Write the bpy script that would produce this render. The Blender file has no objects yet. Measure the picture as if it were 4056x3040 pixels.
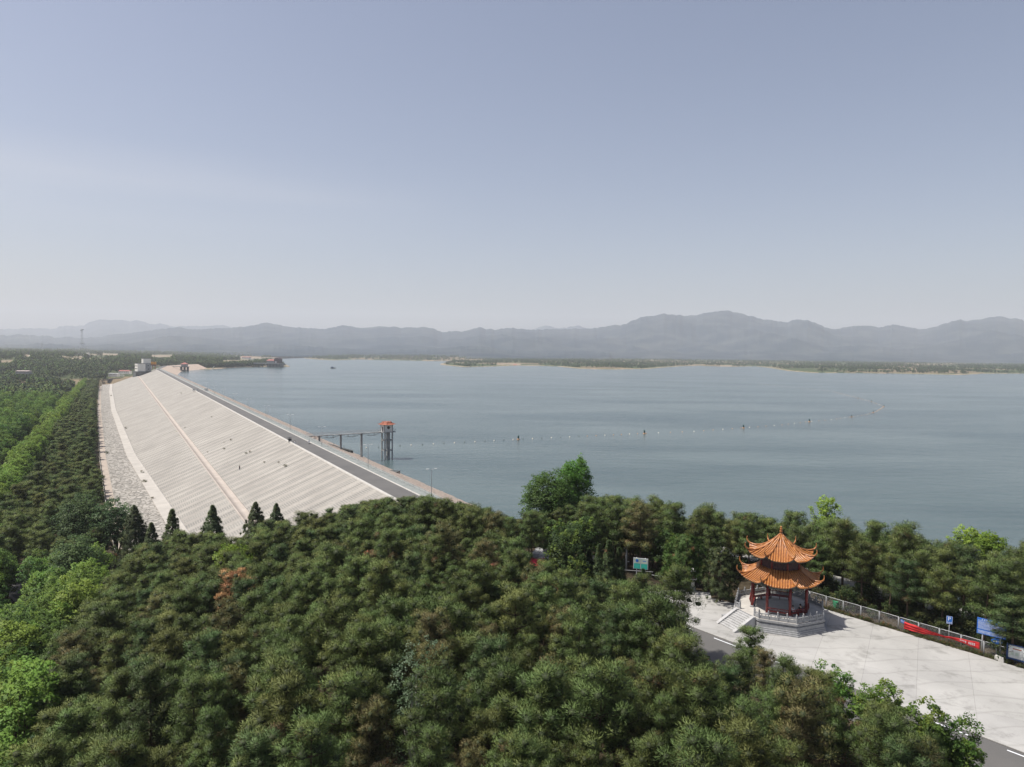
import bpy, bmesh, math, random
import numpy as np
from mathutils import Vector, Matrix

# ------------------------------------------------------------------ camera
sc = bpy.context.scene
PITCH, ROLL, CAMZ, F, CX, CY = math.radians(2.48), math.radians(0.72), 48.0, 2767.0, 2028.0, 1520.0
fwd = Vector((0, math.cos(PITCH), -math.sin(PITCH)))
r0 = Vector((1, 0, 0)); u0 = r0.cross(fwd)
rgt = r0 * math.cos(ROLL) + u0 * math.sin(ROLL)
upv = u0 * math.cos(ROLL) - r0 * math.sin(ROLL)
cam_d = bpy.data.cameras.new('camera'); cam = bpy.data.objects.new('camera', cam_d)
sc.collection.objects.link(cam); sc.camera = cam
M = Matrix.Identity(4)
for i in range(3):
    M[i][0], M[i][1], M[i][2] = rgt[i], upv[i], -fwd[i]
M[2][3] = CAMZ
cam.matrix_world = M
cam_d.sensor_width = 36; cam_d.lens = F / 4056 * 36
cam_d.clip_start = 0.5; cam_d.clip_end = 60000
CAMP = Vector((0, 0, CAMZ))

# ------------------------------------------------------------------ sky, sun, exposure
SUN_EL = math.radians(62)
SUN_AZ = math.radians(-93)            # clockwise from +Y
sund = Vector((math.sin(SUN_AZ) * math.cos(SUN_EL), math.cos(SUN_AZ) * math.cos(SUN_EL), math.sin(SUN_EL)))
world = bpy.data.worlds.new('World'); sc.world = world; world.use_nodes = True
nt = world.node_tree; nt.nodes.clear()
wo = nt.nodes.new('ShaderNodeOutputWorld'); bg = nt.nodes.new('ShaderNodeBackground')
sky = nt.nodes.new('ShaderNodeTexSky'); sky.sky_type = 'NISHITA'; sky.sun_disc = False
sky.sun_elevation = SUN_EL; sky.sun_rotation = SUN_AZ
sky.altitude = 100; sky.air_density = 1.0; sky.dust_density = 2.4; sky.ozone_density = 2.0
# thin high cloud streak low in the left of the sky, fixed to the sky directions
tc = nt.nodes.new('ShaderNodeTexCoord'); mp = nt.nodes.new('ShaderNodeMapping')
mp.inputs['Scale'].default_value = (1.6, 1.6, 16); mp.inputs['Rotation'].default_value = (0.0, -0.10, 0)
nz = nt.nodes.new('ShaderNodeTexNoise'); nz.inputs['Scale'].default_value = 1.3; nz.inputs['Detail'].default_value = 5
cr = nt.nodes.new('ShaderNodeValToRGB'); cr.color_ramp.elements[0].position = .25; cr.color_ramp.elements[1].position = .8
sx = nt.nodes.new('ShaderNodeSeparateXYZ')
def mr_(a0, a1):
    n = nt.nodes.new('ShaderNodeMapRange'); n.interpolation_type = 'SMOOTHSTEP'; n.inputs['From Min'].default_value = a0; n.inputs['From Max'].default_value = a1; return n
m1_, m2_, m3_ = mr_(.13, .19), mr_(.26, .20), mr_(-.02, -.45)
mul = nt.nodes.new('ShaderNodeMath'); mul.operation = 'MULTIPLY'; mul.inputs[1].default_value = .34
mB, mC, mD = [nt.nodes.new('ShaderNodeMath') for _ in range(3)]
for n_ in (mB, mC, mD): n_.operation = 'MULTIPLY'
nt.links.new(tc.outputs['Generated'], sx.inputs[0])
for n_ in (m1_, m2_): nt.links.new(sx.outputs[2], n_.inputs[0])
nt.links.new(sx.outputs[0], m3_.inputs[0]); nt.links.new(m1_.outputs[0], mB.inputs[0]); nt.links.new(m2_.outputs[0], mB.inputs[1])
nt.links.new(mB.outputs[0], mC.inputs[0]); nt.links.new(m3_.outputs[0], mC.inputs[1]); nt.links.new(mul.outputs[0], mD.inputs[0]); nt.links.new(mC.outputs[0], mD.inputs[1])
mx = nt.nodes.new('ShaderNodeMixRGB'); mx.inputs[2].default_value = (6.2, 6.1, 6.3, 1)
tint = nt.nodes.new('ShaderNodeMixRGB'); tint.blend_type = 'MULTIPLY'; tint.inputs[0].default_value = 1
tint.inputs[2].default_value = (1.03, .965, .975, 1)
nt.links.new(tc.outputs['Generated'], mp.inputs[0]); nt.links.new(mp.outputs[0], nz.inputs['Vector'])
nt.links.new(nz.outputs[0], cr.inputs[0]); nt.links.new(cr.outputs[0], mul.inputs[0]); nt.links.new(mD.outputs[0], mx.inputs[0])
hsv = nt.nodes.new('ShaderNodeHueSaturation'); hsv.inputs['Saturation'].default_value = .84; nt.links.new(sky.outputs[0], hsv.inputs['Color']); nt.links.new(hsv.outputs[0], tint.inputs[1]); nt.links.new(tint.outputs[0], mx.inputs[1])
nt.links.new(mx.outputs[0], bg.inputs[0]); nt.links.new(bg.outputs[0], wo.inputs[0])
bg.inputs[1].default_value = 0.1
sl = bpy.data.lights.new('sun', 'SUN'); sl.energy = 4.7; sl.angle = math.radians(.5); sl.color = (1, .95, .87)
so = bpy.data.objects.new('sun', sl); sc.collection.objects.link(so)
so.rotation_euler = sund.to_track_quat('Z', 'Y').to_euler(); so.location = (0, 0, 200)
sc.view_settings.view_transform = 'Standard'; sc.view_settings.look = 'None'
sc.view_settings.exposure = 0.3; sc.view_settings.gamma = 1
sc.render.engine = 'CYCLES'
cy = sc.cycles
cy.max_bounces = 5; cy.diffuse_bounces = 1; cy.glossy_bounces = 2; cy.transmission_bounces = 2
cy.transparent_max_bounces = 6; cy.volume_bounces = 1; cy.use_denoising = True
cy.caustics_reflective = False; cy.caustics_refractive = False

HAZE_DENSITY = 8.2e-5

# ------------------------------------------------------------------ helpers
rng = np.random.default_rng(7); random.seed(7)
PI = math.pi
C = sc.collection

def ray(px, py):
    return (rgt * ((px - CX) / F) + upv * (-(py - CY) / F) + fwd)
def at(px, py, z):
    d = ray(px, py); k = (z - CAMZ) / d.z
    return CAMP + d * k
def atY(px, py, Y):
    d = ray(px, py); return CAMP + d * (Y / d.y)
def horizon(px): return 1400 + (px - CX) * math.tan(ROLL)
def proj(X, Y, Z):
    X, Y, Z = np.asarray(X, float), np.asarray(Y, float), np.asarray(Z, float) - CAMZ
    xc = X * rgt.x + Y * rgt.y + Z * rgt.z; yc = X * upv.x + Y * upv.y + Z * upv.z
    zc = np.maximum(X * fwd.x + Y * fwd.y + Z * fwd.z, 1e-3)
    return CX + F * xc / zc, CY - F * yc / zc

def smooth(a, b, x):
    t = np.clip((x - a) / (b - a), 0, 1); return t * t * (3 - 2 * t)
_perm = np.random.default_rng(3).random((256, 256))
def vnoise(x, y):
    x = np.asarray(x, float); y = np.asarray(y, float)
    xi = np.floor(x).astype(int); yi = np.floor(y).astype(int); fx = x - xi; fy = y - yi
    fx = fx * fx * (3 - 2 * fx); fy = fy * fy * (3 - 2 * fy)
    g = lambda i, j: _perm[i & 255, j & 255]
    return (g(xi, yi) * (1 - fx) + g(xi + 1, yi) * fx) * (1 - fy) + (g(xi, yi + 1) * (1 - fx) + g(xi + 1, yi + 1) * fx) * fy
def fbm(x, y, o=4):
    s = 0; a = .5
    for k in range(o):
        s = s + a * vnoise(x * 2 ** k + 17 * k, y * 2 ** k + 31 * k); a *= .5
    return s

_O = ['nearest', 'second', 'third', 'fourth', 'fifth', 'sixth', 'seventh', 'eighth', 'ninth', 'tenth', 'eleventh', 'twelfth', 'thirteenth', 'fourteenth', 'fifteenth', 'sixteenth', 'seventeenth', 'eighteenth', 'nineteenth']
def ordw(n):
    if n <= 19: return 'first' if n == 1 else _O[n - 1]
    t_, o_ = divmod(n, 10); T_ = ['twent', 'thirt', 'fort', 'fift', 'sixt', 'sevent', 'eight', 'ninet'][t_ - 2] if t_ < 10 else 'hundred'
    return T_ + 'ieth' if o_ == 0 else T_ + 'y-' + ordw(o_)
DIRS = ['right', 'upper right', 'upper side', 'upper left', 'left', 'lower left', 'lower side', 'lower right']
_rank = {}
def dirlabel(noun, px, py, lms):
    """names a tree by the landmark nearest to it, its side and its rank there; call in order of distance from the landmark"""
    d, nm, a = min((math.hypot(px - q[0][0], (py - q[0][1]) * 1.2), q[1], math.atan2(q[0][1] - py, px - q[0][0])) for q in lms)
    s_ = DIRS[int(round(a / (PI / 4))) % 8]; return d, (noun, nm, s_)
def ranklabels(items, lms):
    """items: (noun, px, py) -> labels, one for each"""
    L = [dirlabel(n, x, y, lms) for n, x, y in items]; order = sorted(range(len(L)), key=lambda i: L[i][0]); cnt = {}; out = [None] * len(L)
    for i in order:
        n, nm, s_ = L[i][1]; k = (n, nm, s_); cnt[k] = cnt.get(k, 0) + 1; c = cnt[k]
        out[i] = '%s, %s on the %s of %s' % (n, 'nearest' if c == 1 else ordw(c) + ' nearest', s_, nm)
    return out
def tag(o, label=None, cat=None, group=None, kind=None):
    if label: o['label'] = label
    if cat: o['category'] = cat
    if group: o['group'] = group
    if kind: o['kind'] = kind
    return o
def thing(name, label, cat, loc=(0, 0, 0), rz=0, group=None):
    o = bpy.data.objects.new(name, None); C.objects.link(o)
    o.location = loc; o.rotation_euler = (0, 0, rz); o.empty_display_size = .3
    return tag(o, label, cat, group)
def link(name, me, mat, parent=None):
    o = bpy.data.objects.new(name, me); C.objects.link(o)
    if mat and not me.materials: me.materials.append(mat)
    if parent: o.parent = parent
    return o
def copy_tree(src, loc, rz, label=None, group=None, scale=None):
    r = src.copy(); C.objects.link(r); r.location = loc; r.rotation_euler = (0, 0, rz)
    if scale: r.scale = scale
    if label: r['label'] = label
    if group: r['group'] = group
    for ch in src.children:
        c = ch.copy(); C.objects.link(c); c.parent = r
        for g in ch.children:
            d = g.copy(); C.objects.link(d); d.parent = c
    return r

def round_normals(V, Fc, C_, up=.25, keep=.25):
    """shading normals of foliage follow the clump they grow on; faces are wound to agree"""
    C_ = np.asarray(C_); n = V - C_; n[:, 2] += up * np.linalg.norm(n, axis=1); n /= np.linalg.norm(n, axis=1, keepdims=True) + 1e-9
    g = np.cross(V[Fc[:, 1]] - V[Fc[:, 0]], V[Fc[:, 2]] - V[Fc[:, 0]]); g /= np.linalg.norm(g, axis=1, keepdims=True) + 1e-12
    fl = np.einsum('ij,ij->i', g, n[Fc].mean(1)) < 0; Fc = Fc.copy(); Fc[fl] = Fc[fl][:, ::-1]; g[fl] *= -1
    nn = n.copy(); k = Fc.shape[1]; gv = np.repeat(g, k, 0); nn[Fc.ravel()] = n[Fc.ravel()] * (1 - keep) + gv * keep
    nn /= np.linalg.norm(nn, axis=1, keepdims=True) + 1e-9
    return Fc, nn
def foliage(name, V, Fc, col, C_, mat, up=.25, keep=.25):
    Fc, nn = round_normals(V, Fc, C_, up, keep); me = np_mesh(name, V, Fc, col, smooth_=True)
    me.normals_split_custom_set_from_vertices(nn.tolist()); me.materials.append(MT[mat]); return me
def np_mesh(name, V, Fc, col=None, uv=None, smooth_=False):
    V = np.asarray(V, np.float32); Fc = np.asarray(Fc, np.int32)
    me = bpy.data.meshes.new(name); n, k = Fc.shape
    me.vertices.add(len(V)); me.vertices.foreach_set('co', V.ravel())
    me.loops.add(n * k); me.loops.foreach_set('vertex_index', Fc.ravel())
    me.polygons.add(n); me.polygons.foreach_set('loop_start', np.arange(0, n * k, k, dtype=np.int32))
    if smooth_: me.polygons.foreach_set('use_smooth', np.ones(n, bool))
    me.update(calc_edges=True)
    if col is not None:
        a = me.color_attributes.new('col', 'FLOAT_COLOR', 'POINT')
        c4 = np.ones((len(V), 4), np.float32); c4[:, :3] = col; a.data.foreach_set('color', c4.ravel())
    if uv is not None:
        l = me.uv_layers.new(name='UVMap'); l.data.foreach_set('uv', np.asarray(uv, np.float32)[Fc.ravel()].ravel())
    return me

class MB:
    """collects boxes, tubes and sheets; build() links them as ONE mesh"""
    def __init__(s): s.v = []; s.f = []
    def add(s, vs, fs):
        b = len(s.v); s.v += [tuple(v) for v in vs]; s.f += [tuple(i + b for i in f) for f in fs]; return s
    def box(s, c, d, rz=0, tilt=None):
        hx, hy, hz = d[0] / 2, d[1] / 2, d[2] / 2
        R = Matrix.Rotation(rz, 3, 'Z')
        if tilt is not None: R = R @ tilt
        vs = [Vector(c) + R @ Vector((x, y, z)) for x in (-hx, hx) for y in (-hy, hy) for z in (-hz, hz)]
        return s.add(vs, [(0, 1, 3, 2), (4, 6, 7, 5), (0, 4, 5, 1), (2, 3, 7, 6), (0, 2, 6, 4), (1, 5, 7, 3)])
    def tube(s, pts, rad, n=8, cap=True):
        pts = [Vector(p) for p in pts]
        rs = rad if isinstance(rad, (list, tuple)) else [rad] * len(pts)
        vs = []; up = Vector((0, 0, 1))
        d0 = (pts[1] - pts[0]).normalized()
        a = d0.cross(up if abs(d0.z) < .95 else Vector((1, 0, 0))).normalized()
        for i, p in enumerate(pts):
            if i == 0: d = pts[1] - p
            elif i == len(pts) - 1: d = p - pts[i - 1]
            else: d = pts[i + 1] - pts[i - 1]
            d.normalize(); a = (a - d * a.dot(d)).normalized(); b = d.cross(a)
            for k in range(n):
                t = 2 * PI * k / n; vs.append(p + (a * math.cos(t) + b * math.sin(t)) * rs[i])
        fs = [(i * n + k, i * n + (k + 1) % n, (i + 1) * n + (k + 1) % n, (i + 1) * n + k) for i in range(len(pts) - 1) for k in range(n)]
        if cap: fs += [tuple(range(n))[::-1], tuple(range((len(pts) - 1) * n, len(pts) * n))]
        return s.add(vs, fs)
    def lathe(s, prof, c=(0, 0, 0), n=16, ph=0):
        vs = [(c[0] + r * math.cos(ph + 2 * PI * k / n), c[1] + r * math.sin(ph + 2 * PI * k / n), c[2] + z) for r, z in prof for k in range(n)]
        m = len(prof)
        fs = [(i * n + k, i * n + (k + 1) % n, (i + 1) * n + (k + 1) % n, (i + 1) * n + k) for i in range(m - 1) for k in range(n)]
        fs += [tuple(range(n))[::-1], tuple(range((m - 1) * n, m * n))]
        return s.add(vs, fs)
    def prism(s, poly, z0, z1):
        n = len(poly)
        vs = [(x, y, z0) for x, y in poly] + [(x, y, z1) for x, y in poly]
        return s.add(vs, [tuple(range(n))[::-1], tuple(range(n, 2 * n))] + [(i, (i + 1) % n, n + (i + 1) % n, n + i) for i in range(n)])
    def mesh(s, name, sm=False, bevel=0):
        me = bpy.data.meshes.new(name); me.from_pydata(s.v, [], s.f)
        bm = bmesh.new(); bm.from_mesh(me)
        if bevel: bmesh.ops.bevel(bm, geom=bm.edges[:], offset=bevel, segments=1, affect='EDGES')
        bmesh.ops.recalc_face_normals(bm, faces=bm.faces[:]); bm.to_mesh(me); bm.free()
        if sm: me.polygons.foreach_set('use_smooth', np.ones(len(me.polygons), bool))
        me.update(); return me
    def build(s, name, mat, parent=None, sm=False, bevel=0):
        return link(name, s.mesh(name, sm, bevel), mat, parent)

# ------------------------------------------------------------------ materials
def new_mat(name):
    m = bpy.data.materials.new(name); m.use_nodes = True
    return m, m.node_tree, m.node_tree.nodes['Principled BSDF']
def N(nt, t, **kw):
    n = nt.nodes.new(t)
    for k, v in kw.items():
        if k in n.inputs: n.inputs[k].default_value = v
        else: setattr(n, k, v)
    return n
def mat_noise(name, c1, c2, scale=1.0, rough=.8, bump=0, bscale=None, spec=.3, metal=0, coords='Object', detail=5, thr=(.35, .65)):
    m, nt, b = new_mat(name)
    tc = N(nt, 'ShaderNodeTexCoord'); nz = N(nt, 'ShaderNodeTexNoise', Scale=scale, Detail=detail)
    r = N(nt, 'ShaderNodeValToRGB'); r.color_ramp.elements[0].color = (*c1, 1); r.color_ramp.elements[1].color = (*c2, 1)
    r.color_ramp.elements[0].position, r.color_ramp.elements[1].position = thr
    nt.links.new(tc.outputs[coords], nz.inputs['Vector']); nt.links.new(nz.outputs[0], r.inputs[0]); nt.links.new(r.outputs[0], b.inputs['Base Color'])
    b.inputs['Roughness'].default_value = rough; b.inputs['Specular IOR Level'].default_value = spec; b.inputs['Metallic'].default_value = metal
    if bump:
        n2 = N(nt, 'ShaderNodeTexNoise', Scale=bscale or scale * 6, Detail=4); bp = N(nt, 'ShaderNodeBump', Strength=bump, Distance=.05)
        nt.links.new(tc.outputs[coords], n2.inputs['Vector']); nt.links.new(n2.outputs[0], bp.inputs['Height']); nt.links.new(bp.outputs[0], b.inputs['Normal'])
    return m
def mat_foliage(name, transl=.25, rough=.55, spec=.25, vary=.35):
    m, nt, b = new_mat(name)
    at_ = N(nt, 'ShaderNodeAttribute'); at_.attribute_name = 'col'
    oi = N(nt, 'ShaderNodeObjectInfo'); mr = N(nt, 'ShaderNodeMapRange'); mr.inputs['To Min'].default_value = 1 - vary; mr.inputs['To Max'].default_value = 1 + vary
    hs = N(nt, 'ShaderNodeHueSaturation'); mh = N(nt, 'ShaderNodeMapRange'); mh.inputs['To Min'].default_value = .485; mh.inputs['To Max'].default_value = .515
    m2 = N(nt, 'ShaderNodeMath', operation='FRACT'); m3 = N(nt, 'ShaderNodeMath', operation='MULTIPLY'); m3.inputs[1].default_value = 7.31
    nt.links.new(oi.outputs['Random'], mr.inputs[0]); nt.links.new(oi.outputs['Random'], m3.inputs[0]); nt.links.new(m3.outputs[0], m2.inputs[0]); nt.links.new(m2.outputs[0], mh.inputs[0])
    nt.links.new(at_.outputs['Color'], hs.inputs['Color']); nt.links.new(mr.outputs[0], hs.inputs['Value']); nt.links.new(mh.outputs[0], hs.inputs['Hue'])
    nt.links.new(hs.outputs[0], b.inputs['Base Color']); b.inputs['Roughness'].default_value = rough; b.inputs['Specular IOR Level'].default_value = spec
    tr = N(nt, 'ShaderNodeBsdfTranslucent'); ms = N(nt, 'ShaderNodeMixShader'); ms.inputs[0].default_value = transl
    nt.links.new(hs.outputs[0], tr.inputs[0]); nt.links.new(b.outputs[0], ms.inputs[1]); nt.links.new(tr.outputs[0], ms.inputs[2])
    nt.links.new(ms.outputs[0], nt.nodes['Material Output'].inputs[0])
    return m
MT = {}
MT['pine'] = mat_foliage('pine_needles', .1, .6, .2, .22)
MT['leaf'] = mat_foliage('broad_leaves', .35, .55, .2, .2)
MT['wood'] = mat_foliage('woodland_leaves', .15, .7, .1, 0)
MT['bark'] = mat_noise('bark', (.045, .03, .02), (.1, .07, .05), 3, .9)
MT['pale_bark'] = mat_noise('pale_bark', (.25, .24, .21), (.4, .38, .34), 3, .8)
MT['concrete'] = mat_noise('pale_concrete', (.5, .48, .44), (.6, .58, .54), .25, .85, .15, 6)
MT['kerb'] = mat_noise('white_kerb', (.43, .415, .385), (.5, .485, .455), .6, .8)
MT['white'] = mat_noise('white_paint', (.66, .65, .62), (.75, .74, .71), 1.5, .6)
MT['stone'] = mat_noise('grey_carved_stone', (.27, .275, .28), (.36, .365, .37), 3, .75, .2, 14)
MT['steps'] = mat_noise('pale_step_stone', (.36, .36, .355), (.45, .45, .445), 2, .75, .1, 12)
MT['floor'] = mat_noise('pavilion_paving', (.42, .4, .37), (.5, .48, .44), 1.2, .8)
MT['red'] = mat_noise('dark_red_lacquer', (.17, .022, .02), (.24, .035, .03), 2, .4, spec=.5)
MT['beam'] = mat_noise('painted_beam', (.05, .075, .075), (.2, .2, .17), 2.6, .6, thr=(.42, .62))
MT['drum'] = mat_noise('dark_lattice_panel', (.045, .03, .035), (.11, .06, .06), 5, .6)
MT['steel'] = mat_noise('galvanised_steel', (.42, .43, .44), (.55, .56, .57), 4, .45, metal=.3)
MT['blue'] = mat_noise('blue_sign_paint', (.015, .11, .42), (.03, .15, .5), 1.5, .45)
MT['navy'] = mat_noise('navy_steel', (.02, .05, .14), (.03, .07, .2), 2, .5)
MT['paper'] = mat_noise('printed_board', (.5, .53, .5), (.68, .7, .68), 1.6, .5)
MT['lettering'] = mat_noise('white_lettering', (.72, .74, .78), (.8, .82, .85), 2, .5)
MT['banner'] = mat_noise('red_banner_cloth', (.36, .015, .02), (.58, .035, .035), 2.2, .65)
MT['green_plastic'] = mat_noise('green_plastic', (.005, .22, .08), (.01, .3, .12), 2, .4)
MT['dark'] = mat_noise('dark_metal', (.02, .02, .022), (.05, .05, .05), 3, .5)
MT['tower'] = mat_noise('grey_weathered_concrete', (.2, .21, .21), (.33, .34, .34), .6, .85)
MT['roofred'] = mat_noise('terracotta_roof', (.27, .08, .045), (.4, .15, .09), .8, .6)
MT['red_faded'] = mat_noise('faded_pink_roof', (.36, .3, .29), (.44, .37, .35), .3, .8)
MT['brickred'] = mat_noise('red_roof', (.26, .09, .08), (.34, .13, .11), .3, .7)
MT['cream'] = mat_noise('cream_render', (.66, .64, .58), (.76, .74, .68), .2, .85)
MT['darkwall'] = mat_noise('dark_wet_concrete', (.05, .055, .055), (.12, .13, .13), .2, .85)
MT['glass'] = mat_noise('window_glass', (.03, .04, .05), (.08, .1, .11), .5, .15, spec=.6)
MT['orange_paint'] = mat_noise('orange_paint', (.6, .25, .02), (.7, .32, .05), .5, .5)
MT['float_orange'] = mat_noise('orange_float_plastic', (.4, .22, .12), (.5, .3, .18), 1, .5)
MT['float_pale'] = mat_noise('cream_float_plastic', (.6, .52, .42), (.75, .68, .58), 1, .5)
MT['float_dark'] = mat_noise('dark_float_plastic', (.05, .07, .07), (.12, .13, .12), 1, .5)
MT['buoy_green'] = mat_noise('dark_green_buoy_paint', (.03, .09, .08), (.06, .14, .12), 1, .5)
MT['skin'] = mat_noise('skin', (.42, .26, .18), (.5, .32, .23), 5, .6)
MT['hair'] = mat_noise('black_hair', (.01, .01, .01), (.02, .018, .015), 5, .6)
MT['shirt'] = mat_noise('white_shirt', (.68, .7, .74), (.78, .8, .83), 5, .8)
MT['dark_cloth'] = mat_noise('dark_cloth', (.02, .02, .03), (.04, .045, .06), 5, .85)
MT['blue_cloth'] = mat_noise('blue_cloth', (.06, .09, .2), (.1, .14, .28), 5, .85)
MT['hoard_green'] = mat_noise('teal_printed_sheet', (.02, .35, .28), (.06, .45, .36), 1.2, .5)
MT['hoard_pale'] = mat_noise('pale_green_printed_sheet', (.35, .45, .38), (.5, .56, .48), 1.8, .5)
MT['red_canvas'] = mat_noise('red_canvas', (.5, .02, .05), (.7, .06, .09), 2.5, .7)
MT['grey_sheet'] = mat_noise('pale_grey_roof_sheet', (.45, .46, .48), (.58, .59, .6), 1.2, .6)
MT['brown_cap'] = mat_noise('brown_tile_cap', (.35, .16, .08), (.48, .24, .12), 2, .8)
MT['riser'] = mat_noise('buff_concrete', (.42, .33, .26), (.52, .42, .34), .5, .85)

def glazed():
    m, nt, b = new_mat('orange_glazed_tile')
    tc = N(nt, 'ShaderNodeTexCoord'); n1 = N(nt, 'ShaderNodeTexNoise', Scale=3.5, Detail=5); n2 = N(nt, 'ShaderNodeTexNoise', Scale=.9, Detail=6)
    r = N(nt, 'ShaderNodeValToRGB'); e = r.color_ramp.elements
    e[0].position = .35; e[0].color = (.46, .11, .010, 1); e[1].position = .6; e[1].color = (.80, .265, .025, 1)
    r2 = N(nt, 'ShaderNodeValToRGB'); r2.color_ramp.elements[0].position = .58; r2.color_ramp.elements[1].position = .68
    mx = N(nt, 'ShaderNodeMixRGB'); mx.inputs[2].default_value = (.17, .15, .09, 1)
    mul = N(nt, 'ShaderNodeMath', operation='MULTIPLY'); mul.inputs[1].default_value = .75
    nt.links.new(tc.outputs['Object'], n1.inputs[0]); nt.links.new(tc.outputs['Object'], n2.inputs[0])
    nt.links.new(n1.outputs[0], r.inputs[0]); nt.links.new(n2.outputs[0], r2.inputs[0]); nt.links.new(r2.outputs[0], mul.inputs[0])
    nt.links.new(mD.outputs[0], mx.inputs[0]); nt.links.new(r.outputs[0], mx.inputs[1]); nt.links.new(mx.outputs[0], b.inputs['Base Color'])
    b.inputs['Roughness'].default_value = .28; b.inputs['Specular IOR Level'].default_value = .5
    bp = N(nt, 'ShaderNodeBump', Strength=.3, Distance=.03); nt.links.new(n1.outputs[0], bp.inputs['Height']); nt.links.new(bp.outputs[0], b.inputs['Normal'])
    return m
MT['tile'] = glazed()
MT['tilebed'] = mat_noise('dark_trough_tile', (.2, .06, .015), (.36, .13, .03), 2.5, .45, spec=.4)  # colour darkened between the cover tiles so that the ribs stand out
MT['ridge'] = mat_noise('brown_glazed_ridge', (.26, .095, .03), (.42, .17, .05), 3, .35, spec=.5)

def slope_mat():
    m, nt, b = new_mat('dam_slope_paving')
    uv = N(nt, 'ShaderNodeUVMap'); sp = N(nt, 'ShaderNodeSeparateXYZ'); nt.links.new(uv.outputs[0], sp.inputs[0])
    def math_(op, a, bb=None):
        n = N(nt, 'ShaderNodeMath', operation=op)
        nt.links.new(a, n.inputs[0]) if not isinstance(a, (int, float)) else setattr(n.inputs[0], 'default_value', a)
        if bb is not None:
            nt.links.new(bb, n.inputs[1]) if not isinstance(bb, (int, float)) else setattr(n.inputs[1], 'default_value', bb)
        return n.outputs[0]
    t, u = sp.outputs[0], sp.outputs[1]
    wob = N(nt, 'ShaderNodeTexNoise', Scale=.25, Detail=2); nt.links.new(uv.outputs[0], wob.inputs[0])
    tw = math_('ADD', t, math_('MULTIPLY', wob.outputs[0], .7))
    ph = math_('MODULO', math_('ADD', tw, 800), 7.2)
    gap = math_('MULTIPLY', math_('GREATER_THAN', ph, 2.6), math_('LESS_THAN', ph, 7.1))
    courses = math_('GREATER_THAN', math_('MODULO', math_('ADD', u, 100), .62), .2)          # open block courses
    perp = math_('GREATER_THAN', math_('MODULO', math_('ADD', t, 800), .9), .16)
    cell = math_('MULTIPLY', gap, math_('MULTIPLY', courses, perp))
    joint = math_('LESS_THAN', math_('MODULO', math_('ADD', t, 809.5), 28.8), .38)
    big = N(nt, 'ShaderNodeTexNoise', Scale=.06, Detail=6, Roughness=.65); nt.links.new(uv.outputs[0], big.inputs[0])
    mpg = N(nt, 'ShaderNodeMapping'); mpg.inputs['Scale'].default_value = (1, .12, 1); nt.links.new(uv.outputs[0], mpg.inputs[0])
    stn = N(nt, 'ShaderNodeTexNoise', Scale=.35, Detail=4); nt.links.new(mpg.outputs[0], stn.inputs[0])
    fine = N(nt, 'ShaderNodeTexNoise', Scale=1.6, Detail=4); nt.links.new(uv.outputs[0], fine.inputs[0])
    r1 = N(nt, 'ShaderNodeValToRGB'); r1.color_ramp.elements[0].position = .3; r1.color_ramp.elements[1].position = .7
    r1.color_ramp.elements[0].color = (.275, .258, .233, 1); r1.color_ramp.elements[1].color = (.395, .372, .335, 1); nt.links.new(big.outputs[0], r1.inputs[0])
    r2 = N(nt, 'ShaderNodeValToRGB'); r2.color_ramp.elements[0].position = .35; r2.color_ramp.elements[1].position = .65
    r2.color_ramp.elements[0].color = (.15, .15, .145, 1); r2.color_ramp.elements[1].color = (.26, .255, .235, 1); nt.links.new(stn.outputs[0], r2.inputs[0])
    m1 = N(nt, 'ShaderNodeMixRGB'); nt.links.new(math_('MULTIPLY', cell, .72), m1.inputs[0]); nt.links.new(r1.outputs[0], m1.inputs[1]); nt.links.new(r2.outputs[0], m1.inputs[2])
    m2 = N(nt, 'ShaderNodeMixRGB'); nt.links.new(math_('MULTIPLY', joint, .85), m2.inputs[0]); nt.links.new(m1.outputs[0], m2.inputs[1]); m2.inputs[2].default_value = (.12, .11, .1, 1)
    m3 = N(nt, 'ShaderNodeMixRGB', blend_type='MULTIPLY'); m3.inputs[0].default_value = .5; nt.links.new(m2.outputs[0], m3.inputs[1])
    r3 = N(nt, 'ShaderNodeValToRGB'); r3.color_ramp.elements[0].position = .3; r3.color_ramp.elements[1].position = .6; r3.color_ramp.elements[0].color = (.7, .7, .68, 1)
    nt.links.new(fine.outputs[0], r3.inputs[0]); nt.links.new(r3.outputs[0], m3.inputs[2])
    # dry weeds rooted in the joints
    wd = N(nt, 'ShaderNodeTexNoise', Scale=.045, Detail=8, Roughness=.75); nt.links.new(uv.outputs[0], wd.inputs[0])
    r4 = N(nt, 'ShaderNodeValToRGB'); r4.color_ramp.elements[0].position = .635; r4.color_ramp.elements[1].position = .69; nt.links.new(wd.outputs[0], r4.inputs[0])
    m4 = N(nt, 'ShaderNodeMixRGB'); nt.links.new(math_('MULTIPLY', r4.outputs[0], .6), m4.inputs[0]); nt.links.new(m3.outputs[0], m4.inputs[1]); m4.inputs[2].default_value = (.16, .15, .09, 1)
    nt.links.new(m4.outputs[0], b.inputs['Base Color']); b.inputs['Roughness'].default_value = .9; b.inputs['Specular IOR Level'].default_value = .2
    return m
MT['slope'] = slope_mat()

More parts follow.
